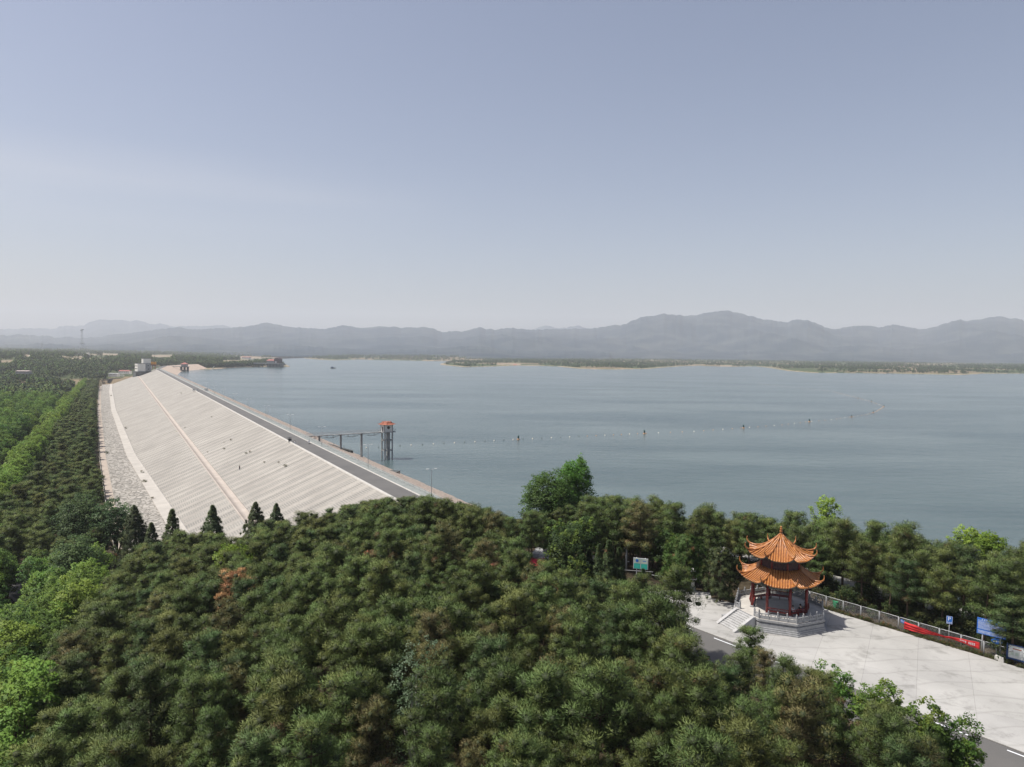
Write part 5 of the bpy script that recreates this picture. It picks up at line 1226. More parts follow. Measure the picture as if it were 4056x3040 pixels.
# small car and white bollards farther on
def car(label, px, py, z=12.06, mat='white'):
    q = at(px, py, z); o = thing('parked_car', label, 'car', (q.x, q.y, z), math.atan2(DT[1], DT[0]))
    m = MB(); m.box((0, 0, .55), (4.3, 1.75, .6)); m.build('body', MT[mat], o, bevel=.12)
    m = MB(); m.add([(-1.6, -.78, .84), (1.1, -.78, .84), (1.1, .78, .84), (-1.6, .78, .84), (-1.1, -.65, 1.42), (.5, -.65, 1.42), (.5, .65, 1.42), (-1.1, .65, 1.42)], [(0, 3, 2, 1), (4, 5, 6, 7), (0, 1, 5, 4), (1, 2, 6, 5), (2, 3, 7, 6), (3, 0, 4, 7)]); m.build('windows', MT['glass'], o)
    for sx in (-1.35, 1.35):
        for sy in (-.8, .8):
            m = MB(); m.tube([(sx, sy - .1, .32), (sx, sy + .1, .32)], .32, 14); m.build('wheel', MT['dark'], o)
car('white car on the far stretch of the crest road', 767, 1549); car('second white car farther along the crest road edge', 781, 1549.5)
t_, u_ = t_of(790, 1548, 12.2); m = MB(); m.box((0, 0, 1.0), (2.2, 2.2, 2.0)); m.box((0, 0, 2.1), (2.6, 2.6, .2)); o = m.build('guard_hut', MT['cream'], bevel=.05); x, y = wxy(t_, -8.6); o.location = (x, y, 12.16); tag(o, 'small cream guard hut on the walkway of the far crest', 'hut')
# people and plants on the slope
def slope_z(t, u): return 12 - u / 2.47 if u < 26.4 else (1.5 if u < 29.4 else 1.5 - (u - 29.4) / 2.45)
def on_slope(px, py):
    z = 6.0
    for _ in range(12):
        q = at(px, py, z); t, u = tu(q.x, q.y); z = .5 * z + .5 * slope_z(t, u)
    return q.x, q.y, z
x, y, z = on_slope(949, 1863); person('person in dark clothes standing alone on the dam slope', (x, y, z), 1.0, 'stand', 'dark_cloth', 'dark_cloth')
r = np.random.default_rng(55)
sh_mesh = []
for k in range(2):
    P = rand_dirs(14, r, .4) * .55 + np.array([0, 0, .4]); V, Fc, per = leaves(P, np.full(14, .35), 12, r, .22); me = np_mesh('shrub', V, Fc, tintv(14, per, (.06, .075, .03), r, brown=.3)); me.materials.append(MT['leaf']); sh_mesh.append(me)
bush_mesh = []
for k in range(3):
    P = rand_dirs(70, r, .5) * np.array([1.3, 1.3, 1.5]) * r.uniform(.5, 1, (70, 1)) + np.array([0, 0, 1.1]); V, Fc, per = leaves(P, np.full(70, .42), 22, r, .2); me = np_mesh('bush', V, Fc, tintv(70, per, [(.05, .085, .03), (.06, .08, .035), (.04, .07, .025)][k], r, brown=.03)); me.materials.append(MT['leaf']); bush_mesh.append(me)
SHR = [(1047, 1835, 'dark round shrub on the slope nearest the crest kerb'), (1103, 1838, 'small shrub on the slope below the crest kerb'), (1130, 1852, 'forked dry shrub on the slope, lowest near the crest'), (887, 1756, 'pair-like dark shrub high on the middle slope'), (888, 1782, 'green shrub just under the dark shrub on the slope'), (914, 1748, 'tiny shrub between the slope person and crest'), (733, 1696, 'dark shrub on the upper slope beyond the middle'), (838, 1655, 'lone shrub far up the slope near the crest'), (718, 1561, 'brown shrub on the far slope joint'), (822, 1795, 'tiny dark shrub beside the middle berm'), (975, 1800, 'tiny dark shrub left of the pair of shrubs'), (989, 1796, 'tiny dark shrub right beside its twin on the slope')]
for i, (px, py, lb) in enumerate(SHR):
    x, y, z = on_slope(px, py); o = link('shrub', sh_mesh[i % 2], None); o.location = (x, y, z - .1); o.scale = (.7 + .2 * (i % 3),) * 3; tag(o, lb, 'shrub', 'shrubs rooted on the dam slope')
for i, (px, py, lb) in enumerate([(423, 1800, 'dark shrub at the edge of the rubble by the footpath'), (560, 1877, 'shrub against the toe road in the rubble'), (573, 1915, 'broad olive shrub against the toe road'), (603, 1985, 'olive shrub on the rubble nearest the trees'), (440, 1570, 'small shrub on the rubble at the far bend'), (497, 1700, 'shrub beside the toe road midway along')]):
    x, y, z = at(px, py, -6 if i else -7); z_ = -4.5
    t, u = tu(x, y); z_ = float(zt(t) + plain0(t)) / 2
    q = at(px, py, z_); o = link('shrub', sh_mesh[i % 2], None); o.location = (q.x, q.y, z_ - .2); o.scale = (1.6,) * 3; tag(o, lb, 'shrub', 'shrubs on the rubble bank')

# ------------------------------------------------------------------ far structures
def block(parent, name, x0, x1, y0, y1, z0, z1, mat):
    m = MB(); m.box(((x0 + x1) / 2, (y0 + y1) / 2, (z0 + z1) / 2), (x1 - x0, y1 - y0, z1 - z0)); return m.build(name, mat, parent)
q = atY(567, 1450, 1190); gh = thing('gate_house', 'cream gate house with a square upper tower on a dark wall at the dam end', 'building', (q.x, 1190, 0), math.radians(42))
block(gh, 'base_wall', -13, 14, -8, 14, -8, 9.5, MT['darkwall'])
mw = block(gh, 'main_block', -10, 2.0, -6, 12, 9.5, 22.5, MT['cream']); block(gh, 'side_block', 2.0, 11, -4.5, 12, 9.5, 23.2, MT['tower'])
block(gh, 'tower_block', -.5, 11.2, -3.5, 8, 23.3, 31, MT['cream']); block(gh, 'roof_slab', -.9, 11.6, -3.9, 8.4, 31, 31.6, MT['darkwall']); block(gh, 'roof_slab', -10.3, 2.0, -6.3, 12.2, 22.5, 22.9, MT['darkwall'])
for j in range(2):
    for i in range(6): block(gh, 'window', -10.06, -9.94, -4.5 + i * 2.7, -3.0 + i * 2.7, 13 + j * 4.5, 15 + j * 4.5, MT['glass'])
for z in (12.5, 18.5): block(gh, 'window', 6, 8, -4.56, -4.4, z, z + 1.4, MT['glass'])
q = atY(608, 1450, 1215); gc = thing('gantry_hoist', 'yellow gantry hoist beside the cream gate house', 'hoist', (q.x, 1215, 12))
for x in (-2.2, 3):
    for y in (-1.5, 1.5): block(gc, 'leg', x - .3, x + .3, y - .3, y + .3, 0, 9, MT['roofred'])
block(gc, 'winch_house', -4.2, 4.2, -2, 2, 9, 13.2, MT['orange_paint']); block(gc, 'beam', -4.5, 4.5, -1.8, 1.8, 8, 9, MT['roofred']); block(gc, 'winch_drum', -5.5, -4.2, -1, 1, 8.5, 10.5, MT['roofred'])
q = atY(595, 1462, 1200); o = thing('sentry_box', 'white box with dark opening between gate house and hoist', 'box', (q.x, 1200, 12)); block(o, 'box_body', -2, 2, -1.5, 1.5, 0, 7, MT['cream']); block(o, 'opening', -1, 1, -1.6, -1.48, 2, 4, MT['dark'])
# second intake tower
q = at(731, 1471.5, 0); t2 = thing('intake_tower', 'second distant intake tower with small red pyramid roof near the far shore', 'tower', (q.x, q.y, 0), .2)
for sx in (-6.5, 0, 6.5):
    for sy in (-5, 5):
        m = MB(); m.box((sx, sy, 2), (2.0, 2.0, 14)); m.build('leg', MT['darkwall'], t2)
block(t2, 'tie_beam', -7.6, 7.6, -6, 6, 1.2, 2.6, MT['darkwall']); block(t2, 'deck', -8.2, 8.2, -7, 7, 9, 10.3, MT['darkwall']); block(t2, 'cabin', -5.6, 5.6, -5, 5, 10.3, 15.5, MT['tower'])
m = MB(); m.add([(-7.6, -6.5, 15.5), (7.6, -6.5, 15.5), (7.6, 6.5, 15.5), (-7.6, 6.5, 15.5), (-1.5, 0, 19), (1.5, 0, 19)], [(0, 3, 2, 1), (0, 1, 5, 4), (1, 2, 5), (2, 3, 4, 5), (3, 0, 4)]); m.build('roof', MT['brickred'], t2)
o = thing('footbridge', 'low distant footbridge from the far dam wing to the second tower', 'footbridge', (q.x, q.y, 0), .2); block(o, 'deck', -62, -8.3, -1.5, 1.5, 9.6, 10.6, MT['tower']); block(o, 'pier', -24, -21, -1.5, 1.5, -5, 9.6, MT['darkwall'])
# restaurant over the lake
D_ = at(1085, 1456, 0).y; q = atY(1085, 1450, D_ + 8); rs_ = thing('lakeside_house', 'lakeside house on stilts with red roofs and a domed hall', 'building', (q.x, q.y, 0), -.1)
u1 = D_ / F
def bpx(name, xa, xb, za, zb, y0, y1, mat): return block(rs_, name, (xa - 1085) * u1, (xb - 1085) * u1, y0, y1, za * u1, zb * u1, mat)
bpx('platform', 1047, 1112, 14, 16, -2, 26, MT['tower'])
for i in range(11): bpx('stilt', 1050 + i * 6, 1051.2 + i * 6, -3, 14, -1, 1, MT['tower'])
bpx('lower_storey', 1052, 1110, 1, 14, 4, 24, MT['darkwall']); bpx('upper_storey', 1053, 1083, 16, 26, 3, 24, MT['tower']); bpx('hall', 1084, 1105, 16, 31, 2, 24, MT['drum'])
m = MB(); r_h = 10.5 * u1; m.add([(9.5 * u1 + r_h * math.cos(a), y, 31 * u1 + 7 * u1 * math.sin(a)) for y in (1.5, 24.5) for a in np.linspace(0, PI, 10)], [tuple(range(10))[::-1], tuple(range(10, 20))] + [(i, i + 1, 11 + i, 10 + i) for i in range(9)] + [(9, 0, 10, 19)]); m.build('domed_roof', MT['drum'], rs_)
m = MB(); x0, x1 = -34 * u1, -1 * u1; m.add([(x0, 1, 26 * u1), (x1, 1, 26 * u1), (x1, 26, 26 * u1), (x0, 26, 26 * u1), (x0 + 4, 13, 32 * u1), (x1 - 2, 13, 32 * u1)], [(0, 3, 2, 1), (0, 1, 5, 4), (1, 2, 5), (2, 3, 4, 5), (3, 0, 4)]); m.build('roof', MT['brickred'], rs_)
for xa in (1088, 1092): bpx('window', xa, xa + 1.6, 17, 24, 1.9, 2.1, MT['lettering'])
bpx('jetty', 1112, 1128, 9, 11, 4, 10, MT['tower']); bpx('jetty_hut', 1121, 1127, 11, 14, 4, 10, MT['darkwall'])
for i in range(4): bpx('jetty_post', 1113 + i * 4.6, 1113.8 + i * 4.6, -3, 9, 5, 6, MT['tower'])
o = thing('causeway_bridge', 'low grey causeway bridge leading to the lakeside house', 'bridge', (q.x, q.y + 5, 0), -.1)
block(o, 'deck', (1000 - 1085) * u1, (1046 - 1085) * u1, -3, 3, 14 * u1, 17 * u1, MT['tower'])
for xx in (1005, 1020, 1035): block(o, 'pier', (xx - 1085) * u1, (xx + 1.5 - 1085) * u1, -2, 2, -5, 14 * u1, MT['darkwall'])
# low houses
def house(label, px, py, w, h, D, roofm, wallm='cream', dep=10, name='house', nwin=6, gable=.35, rz=0):
    q = atY(px, py, D); o = thing(name, label, 'house', (q.x, D, q.z), rz); k = D / F; W, H = w * k, h * k
    block(o, 'wall', -W / 2, W / 2, 0, dep, -2, H, MT[wallm])
    for i in range(nwin): block(o, 'window', -W / 2 + W * (i + .35) / nwin, -W / 2 + W * (i + .65) / nwin, -.08, .1, H * .4, H * .72, MT['glass'])
    m = MB(); g_ = H * gable; e = .6
    m.add([(-W / 2 - e, -e, H), (W / 2 + e, -e, H), (W / 2 + e, dep + e, H), (-W / 2 - e, dep + e, H), (-W / 2 + e, dep / 2, H + g_), (W / 2 - e, dep / 2, H + g_)], [(0, 3, 2, 1), (0, 1, 5, 4), (1, 2, 5), (2, 3, 4, 5), (3, 0, 4)]); m.build('roof', MT[roofm], o); return o
house('long white house with pink-red roof left of the gate house', 490, 1479, 42, 8, 1330, 'brickred', gable=.5)
house('low white house with grey flat roof beside the red-roofed one', 446, 1489, 34, 9, 1270, 'grey_sheet', gable=.1)
house('pale house with faded pink roof alone in the green woods', 86, 1477, 50, 6, 1150, 'red_faded', 'tower', gable=.45, nwin=8)
house('small white house hidden in the trees by the far shore', 2040, 1452, 14, 5, 2760, 'brickred', nwin=3, gable=.6)
house('red-roofed sheds on the far shore clearing', 975, 1421, 34, 5, 3300, 'brickred', nwin=4, gable=.5)
house('tiny pale house on the left plain beyond the woods', 117, 1415, 10, 4, 2100, 'cream', nwin=2)
house('small cream house behind the lattice mast foot', 345, 1404, 7, 4, 2050, 'cream', nwin=2)
# outlet channel wall
q1, q2 = at(425, 1508, -9), at(510, 1500, -9); o = thing('channel_wall', 'dark outlet channel wall at the far foot of the dam', 'wall')
m = MB(); d = Vector((q2.x - q1.x, q2.y - q1.y, 0)); m.add([(q1.x, q1.y, -15), (q2.x, q2.y, -15), (q2.x, q2.y, -6), (q1.x, q1.y, -6), (q1.x, q1.y + 5, -15), (q2.x, q2.y + 5, -15), (q2.x, q2.y + 5, -6), (q1.x, q1.y + 5, -6)], [(0, 1, 2, 3), (4, 7, 6, 5), (3, 2, 6, 7), (0, 3, 7, 4), (1, 5, 6, 2)]); m.build('wall_body', MT['darkwall'], o)
block(o, 'valve_house', q2.x - 16, q2.x - 10, q2.y, q2.y + 4, -6, -2.5, MT['cream'])
# lattice masts
def lattice(label, px, py_base, py_top, D, wpx, mat='steel'):
    b = atY(px, py_base, D); t = atY(px, py_top, D); H = t.z - b.z; o = thing('lattice_mast', label, 'mast', (b.x, D, b.z)); W = wpx * D / F
    def hw(f): return W / 2 * np.interp(f, [0, .45, .5, 1], [1, .42, .25, .18])
    r = .006 * W + .06
    for sx in (-1, 1):
        for sy in (-1, 1):
            m = MB(); m.tube([(sx * hw(f), sy * hw(f), H * f) for f in (0, .25, .5, 1)], r * 1.3, 4); m.build('leg', MT[mat], o)
    m = MB(); fs = [0, .15, .28, .38, .46, .54, .62, .7, .78, .86, .94]
    for a, b_ in zip(fs[:-1], fs[1:]):
        for s in (-1, 1):
            m.tube([(-hw(a), s * hw(a), H * a), (hw(b_), s * hw(b_), H * b_)], r * .6, 3); m.tube([(hw(a), s * hw(a), H * a), (-hw(b_), s * hw(b_), H * b_)], r * .6, 3); m.tube([(-hw(b_), s * hw(b_), H * b_), (hw(b_), s * hw(b_), H * b_)], r * .6, 3)
    m.build('bracing', MT[mat], o)
    m = MB(); m.box((0, 0, H * .5), (W * .6, W * .6, 1.2)); m.build('platform', MT[mat], o)
    m = MB(); m.box((-W * .12, 0, H * .965), (W * .26, W * .2, 2.2)); m.box((W * .12, 0, H * .99), (W * .26, W * .2, 2)); m.build('antenna', MT[mat], o)
lattice('tall steel lattice telecom mast on the left plain', 326, 1415, 1305, 2000, 24)
lattice('faint thinner lattice mast left of the tall one', 167, 1390, 1360, 2600, 6)
lattice('short distant mast between tall mast and dam', 345, 1392, 1364, 3000, 5)
# boat and white bird
q = at(1318, 1460, 0); o = thing('boat', 'small dark boat alone in the middle of the lake', 'boat', (q.x, q.y, .1), .1)
m = MB(); m.add([(-7, -1.6, 1.6), (7, -1.4, 1.6), (9, 0, 2.2), (7, 1.4, 1.6), (-7, 1.6, 1.6), (-6, -1, -.4), (6, -.8, -.4), (7, 0, -.4), (6, .8, -.4), (-6, 1, -.4)], [(0, 1, 6, 5), (1, 2, 7, 6), (2, 3, 8, 7), (3, 4, 9, 8), (4, 0, 5, 9), (5, 6, 7, 8, 9), (4, 3, 2, 1, 0)]); m.build('hull', MT['dark'], o); m = MB(); m.box((-1, 0, 3), (6, 2, 2.8)); m.build('cabin', MT['navy'], o)
q = at(845, 1464.5, 0); o = thing('leaning_sign', 'white curved marker board leaning on the far peninsula shore', 'marker', (q.x, q.y + 2, .3))
m = MB(); pts = [(-4, 0), (-2.5, 2.5), (0, 5.5), (3, 8), (2.0, 8.2), (-1, 6.4), (-3.6, 3.4), (-5, .4)]; m.add([(x, 0, z) for x, z in pts] + [(x, .5, z) for x, z in pts], [tuple(range(8)), tuple(range(8, 16))[::-1]] + [(i, (i + 1) % 8, 8 + (i + 1) % 8, 8 + i) for i in range(8)]); m.build('board_panel', MT['white'], o)

# ------------------------------------------------------------------ buoys
bl = [(1452, 1775), (1495, 1773), (1560, 1768), (1700, 1761), (2053, 1741), (2300, 1730), (2552, 1718), (2750, 1710), (2945, 1696), (3100, 1684), (3206, 1671), (3300, 1663), (3373, 1652), (3430, 1644), (3470, 1632), (3501, 1612), (3452, 1592), (3399, 1578), (3298, 1552), (3191, 1540), (3090, 1530), (3010, 1521)]
bw = [at(x, y, 0) for x, y in bl]
def sph(rad, mat, sq=.85):
    m = MB(); m.lathe([(rad * math.sin(a), rad * sq * -math.cos(a)) for a in np.linspace(.05, PI - .05, 8)], n=10); me = m.mesh('float_buoy', True); me.materials.append(MT[mat]); return me
fm_ = [sph(.36, 'float_pale'), sph(.36, 'float_dark'), sph(.36, 'float_orange'), sph(.30, 'float_pale')]
BGX = [2053, 2552, 2945, 3206, 3373, 3460]; LBF = ['small cream float', 'small dark float', 'small orange float', 'small pale float']; fc_ = {}
def flabel(k, i, p):
    px, _ = proj(p.x, p.y, 0); sec = sum(float(px) > b for b in BGX) if i < 15 else 7
    fc_[sec] = fc_.get(sec, 0) + 1
    return '%s, %s %s' % (LBF[k], ordw(fc_[sec]), 'from the tower before the nearest large buoy' if sec == 0 else ('past the bend of the buoy line' if sec == 7 else 'after the %s large buoy from the tower' % ordw(sec)))
acc = 0; nxt = 0; nf = 0; big = []
for i in range(len(bw) - 1):
    a, b = bw[i], bw[i + 1]; L = (b - a).length; sp = 6.0 if i < 6 else (9 if i < 15 else 13)
    while nxt < L:
        p = a.lerp(b, nxt / L); k = (nf % 2) if nf < 22 else (2 if nf % 3 else 0); o = link('float_buoy', fm_[k], None); o.location = (p.x + random.uniform(-.2, .2), p.y + random.uniform(-.2, .2), .1); tag(o, flabel(k, i, p), 'buoy', 'small floats of the buoy line'); nxt += sp; nf += 1
        s = 1 if p.y < 600 else 1.15; o.scale = (s,) * 3
    nxt -= L
BG = [(2053, 1742, 'nearest the intake tower'), (2552, 1719, 'second from the intake tower'), (2945, 1697, 'third from the intake tower'), (3206, 1672, 'fourth from the intake tower'), (3373, 1653, 'fifth from the intake tower'), (3460, 1635, 'just before the bend of the line'), (3501, 1612, 'at the bend of the line'), (3452, 1592, 'first past the bend of the line'), (3399, 1578, 'second past the bend of the line')]
b0 = None
for px, py, nm in BG:
    q = at(px, py, 0)
    if b0 is None:
        b0 = thing('marker_buoy', 'x', 'buoy', (q.x, q.y, 0))
        m = MB(); m.lathe([(.5, -.3), (.9, -.1), (.95, .2), (.8, .45), (.4, .5)], n=14); m.build('float_ring', MT['float_orange'], b0, True)
        m = MB(); m.lathe([(.5, .4), (.42, 2.0), (.46, 2.05), (.3, 2.3), (.12, 2.4)], n=12); m.build('buoy_body', MT['buoy_green'], b0, True)
        o = b0; 
    else: o = copy_tree(b0, (q.x, q.y, 0), random.uniform(0, 3))
    o['label'] = 'large dark green buoy on an orange float, ' + nm; o['group'] = 'large buoys of the line'
    s = 1.0 if q.y < 560 else .8
    o.scale = (s * .9, s * .9, s)
print('floats', nf)

# ------------------------------------------------------------------ planting
def grid_pts(x0, x1, y0, y1, sp, r, jit=.38):
    xs = np.arange(x0, x1, sp); ys = np.arange(y0, y1, sp * .87); X, Y = np.meshgrid(xs, ys); X = X + (np.arange(len(ys)) % 2)[:, None] * sp / 2
    X = X + r.uniform(-jit, jit, X.shape) * sp; Y = Y + r.uniform(-jit, jit, Y.shape) * sp; return X.ravel(), Y.ravel()
def line(pts, x): p = np.array(pts, float); return np.interp(x, p[:, 0], p[:, 1])
TOPS_A = [(-200, 2560), (100, 2600), (420, 2310), (560, 2175), (680, 2140), (720, 2112), (780, 2130), (840, 2100), (900, 2098), (1000, 2088), (1100, 2058), (1200, 2042), (1350, 2022), (1445, 1991), (1573, 1988), (1717, 1983), (1804, 2012), (1932, 2030), (2000, 2062), (2040, 2075), (2080, 2200), (2200, 2255), (2330, 2300), (2480, 2340), (2580, 2270), (2720, 2280), (2790, 2400), (2900, 2475), (3000, 2560), (3120, 2635), (3250, 2690), (3400, 2765), (3560, 2850), (3900, 3020), (4300, 3200)]
TOPS_B = [(1940, 2075), (2050, 2062), (2290, 2010), (2340, 1975), (2400, 1982), (2550, 1985), (2650, 1975), (2750, 1955), (2850, 1985), (2950, 2000), (3100, 2000), (3250, 2030), (3400, 2055), (3550, 2045), (3700, 2085), (3800, 2092), (3850, 2118), (3950, 2145), (4056, 2120), (4400, 2150)]
VISP = np.array([(2775, 2345), (2900, 2385), (2960, 2345), (3000, 2300), (3200, 2300), (3420, 2385), (3900, 2500), (4056, 2560), (4056, 3040), (3985, 3040), (3700, 2900), (3540, 2815), (3300, 2725), (3060, 2618), (2960, 2560), (2880, 2500), (2790, 2420)], float)
PROT = [(2765, 2885, 2350, 2480, 90), (2860, 2980, 2390, 2520, 82), (2112, 2185, 2165, 2236, 107), (2335, 2440, 2165, 2235, 105), (2462, 2498, 2150, 2258, 105), (2498, 2566, 2198, 2305, 103), (2470, 2700, 2255, 2285, 100), (2722, 2764, 2265, 2345, 99), (2600, 2690, 2285, 2315, 99), (2195, 2240, 2065, 2115, 118), (2870, 3300, 2070, 2530, 84), (3000, 4056, 2330, 2500, 75)]
def blocked(x, y, zc, R, back=False):
    px, py = proj(x, y, zc); pr = R * F / math.hypot(x, y) * .8
    pts = [(px, py)] + [(px + pr * math.cos(a), py + pr * math.sin(a) * 1.1) for a in np.linspace(0, 2 * PI, 10, endpoint=False)]
    sw = np.array([x - fa.x, y - fa.y]); w = sw @ PN
    if w < .8:
        P = np.array(pts)
        if inpoly(P[:, 0], P[:, 1], VISP).any(): return True
    for a, b, c, d, Y in PROT:
        if y < Y and any(a < p[0] < b and c < p[1] < d for p in pts): return True
    return False
rp = np.random.default_rng(77)
pines = []   # x, y, z, s, kind
X_, Y_ = grid_pts(-84, 60, 33, 172, 4.05, rp)
for x, y in zip(X_, Y_):
    sw = np.array([x - fa.x, y - fa.y]); w = sw @ PN; s_ = sw @ PD
    if w > -1.5: continue
    if w > W_EDGE - 5.6 and s_ > -34: continue
    z = gz(x, y); s = rp.uniform(.72, 1.2); H = 9 * s
    px, pt = proj(x, y, z + H)
    if px < -160 or px > 4300: continue
    lim = line(TOPS_A, px) - rp.uniform(-14, 8)
    if pt < lim:
        s -= (lim - pt) * y / F / 9; H = 9 * s
        if s < .6: continue
        px, pt = proj(x, y, z + H)
    lb = line([(1900, 470), (2200, 430), (2350, 400), (2500, 240), (2700, 150), (3040, 60), (3400, 20)], pt)
    if px < lb: continue
    t, u = tu(x, y)
    if t > 0 and u < ut(t) + 6: 
        if y > 128: continue
    if blocked(x, y, z + .65 * H, 2.3 * s): continue
    pines.append((x, y, z, s, 'front'))
X_, Y_ = grid_pts(-16, 170, 70, 190, 3.15, rp)
for x, y in zip(X_, Y_):
    sw = np.array([x - fa.x, y - fa.y]); w = sw @ PN; s_ = sw @ PD
    if (w < 1.3 and not (s_ < -12 and y > 104 and w > -45)) or (10.9 < w < 14.5): continue
    ld = float(lake_sd(np.array([x]), np.array([y]))[0])
    if ld < 2.5: continue
    z = gz(x, y); s = rp.uniform(.85, 1.2); px, pt = proj(x, y, z + 9 * s)
    if px < 1950 or px > 4350: continue
    lim = line(TOPS_B, px) - rp.uniform(-10, 12)
    if pt < lim:
        s -= (lim - pt) * y / F / 9
        if s < .55: continue
    t, u = tu(x, y)
    if u > -12 and t > -14: continue
    if blocked(x, y, z + 6 * s, 2.4 * s, True): continue
    if np.hypot(*(np.array([(p_[0], p_[1]) for p_ in pines[-900:]]) - (x, y)).T).min() < 2.6: continue
    pines.append((x, y, z, s, 'back'))
for px, w_, s in [(4035, .7, 1.3), (3990, 3.0, 1.2)]:
    x, y = pl(swc(px, 2636 if w_ < 1 else 2610)[0], w_); pines.append((x, y, 14, s, 'back'))
print('pines near', len(pines), sum(p[4] == 'back' for p in pines))
# belt of dark pines beside the toe footpath
X_, Y_ = grid_pts(-860, -60, 120, 1280, 4.9, rp); t_, u_ = tu(X_, Y_)
mk = (u_ > uf(t_) + 2.0) & (u_ < 84.5 + .012 * np.maximum(t_, 0) + 3 * np.sin(t_ / 40)) & (t_ > 22) & (t_ < 1150)
for x, y in zip(X_[mk], Y_[mk]):
    px, py = proj(x, y, 0)
    if px > -80: pines.append((x, y, gz(x, y), rp.uniform(.75, 1.35), 'belt'))
print('pines', len(pines))
used = []
def special(kind, name, label, cat, px, py, zc, s=1.0, sz=None, group=None, cfrac=.62):
    q = at(px, py, zc); z = gz(q.x, q.y); q = at(px, py, z + kind[2] * (sz or s) * cfrac); z = gz(q.x, q.y); used.append((q.x, q.y, 2.6 * s)); print(name, label[:30], q.x, q.y, z, proj(q.x, q.y, z + kind[2] * (sz or s)))
    return plant(kind, name, label, cat, q.x, q.y, z, group, s, sz)
special(PINE_BROWN, 'pine_tree', 'dead orange-brown pine among green pines on the left of the wood', 'tree', 955, 2380, 18, 1.2, 1.2)
special(PINE_RUST, 'pine_tree', 'rusty brown pine in front of the red kiosk canopy', 'tree', 2065, 2375, 18, .78)
special(PINE_RUST, 'pine_tree', 'rusty brown pine left of the one before the kiosk', 'tree', 1960, 2320, 18, .8)
special(PINE_RUST, 'pine_tree', 'rusty brown pine lowest in the rusty group near the kiosk', 'tree', 2170, 2420, 19, .8)
special(PINE_RUST, 'pine_tree', 'small reddish pine just behind the dead brown pine slope', 'tree', 1480, 2260, 18, .8)
special(PINE[3], 'pine_tree', 'large spreading pine overhanging the plaza edge beside the monitoring post', 'tree', 2680, 2400, 19.5, 1.15)
special(PINE[5], 'pine_tree', 'pine reaching toward the foot of the pavilion stairs', 'tree', 2962, 2605, 19, .78)
x, y = pl(swc(4008, 2630)[0], .1); plant(PINE[4], 'pine_tree', 'low spreading pine whose boughs hang across the blue notice board', 'tree', x, y, 14, None, 1.2, .78, 1.0); used.append((x, y, 1.5))
x, y = pl(swc(4085, 2655)[0], .9); plant(PINE[1], 'pine_tree', 'low pine behind the white map board at the right edge', 'tree', x, y, 14, None, 1.15, .8, 2.0)
lime = make_broad(301, 7.5, 6.5, (.15, .235, .03), 240, 30, .28, z0=.4, yl=.5, var=.2, ylc=(.24, .3, .03))
special(lime, 'broadleaf_tree', 'lime green flat-topped tree standing alone among dark pines', 'tree', 925, 2232, 18, 1.15, 1.5)
willow = make_broad(302, 12, 10.5, (.075, .15, .035), 560, 36, .36, z0=.18, lobes=16, yl=.35, ylc=(.12, .2, .04))
q = at(2172, 2140, 14); plant(willow, 'broadleaf_tree', 'round-crowned green willow standing against the lake', 'tree', q.x, q.y, 13.6, s=1.0)
tallw = make_broad(303, 15, 9, (.09, .18, .03), 560, 36, .36, z0=.15, lobes=14, yl=.45, tall=True, ylc=(.15, .24, .04))
q = atY(2272, 2100, 139); plant(tallw, 'broadleaf_tree', 'tall bright green tree rising just behind the round willow', 'tree', q.x, q.y, 11.5, s=1.0)
limeb = make_broad(304, 9, 5.5, (.17, .26, .04), 130, 26, .32, z0=.3, yl=.5, ylc=(.26, .36, .06))
q = atY(3272, 2010, 112); plant(limeb, 'broadleaf_tree', 'yellow-green tree top showing above the pines behind the pavilion', 'tree', q.x, q.y, q.z - 7.6)
q = atY(3825, 2118, 100); plant(limeb, 'broadleaf_tree', 'pale green tree top above the pines near the right edge of the lake shore', 'tree', q.x, q.y, q.z - 7.2, s=.9)
q = atY(3905, 2150, 103); plant(lime, 'broadleaf_tree', 'dull green tree top among the last shoreline pines', 'tree', q.x, q.y, q.z - 6)
poplar = make_broad(305, 9.5, 5.6, (.06, .10, .05), 150, 24, .16, z0=.1, lobes=9, yl=.35, ylc=(.2, .26, .17), bark='pale_bark', tall=True, var=.4)
q = at(1640, 3080, 14); plant(poplar, 'poplar_tree', 'sparse silvery poplar with pale branches among the nearest pines', 'tree', q.x, q.y, 13.3, s=1.15); used.append((q.x, q.y, 3.6))
special(poplar, 'poplar_tree', 'small silvery poplar in the lower left corner of the wood', 'tree', 170, 2960, 15, .6)
special(poplar, 'poplar_tree', 'small silvery poplar half buried beside the large pines at the bottom', 'tree', 1000, 2800, 18, .5)
rj = make_conic(306, 6.6, 5.2, (.07, .13, .03), 330, 30, True); dj = make_conic(307, 7.6, 4.4, (.055, .075, .03), 260, 30, True); cj = make_conic(308, 10.5, 6.2, (.085, .12, .055), 420, 42); cjs = [cj, make_conic(318, 10.5, 5.2, (.075, .105, .045), 340, 40), make_conic(328, 10.5, 7.4, (.09, .125, .06), 460, 42)]; cyp = make_conic(309, 7, 2.2, (.05, .085, .03), 220, 36)
BRK = make_broad(311, 7.2, 5.6, (.055, .09, .028), 260, 28, .28, z0=.06, lobes=10)
def on(kind, label, px, py_base, z, name='juniper_tree', s=1.0, sz=None, group=None):
    q = at(px, py_base, z); used.append((q.x, q.y, 2.2)); return plant(kind, name, label, 'tree', q.x, q.y, gz(q.x, q.y), group, s, sz)
on(rj, 'large round green juniper behind the monitoring post', 2715, 2330, 14, s=1.15)
on(dj, 'dark conical juniper at the plaza corner left of the pavilion', 2852, 2385, 14, s=.95)
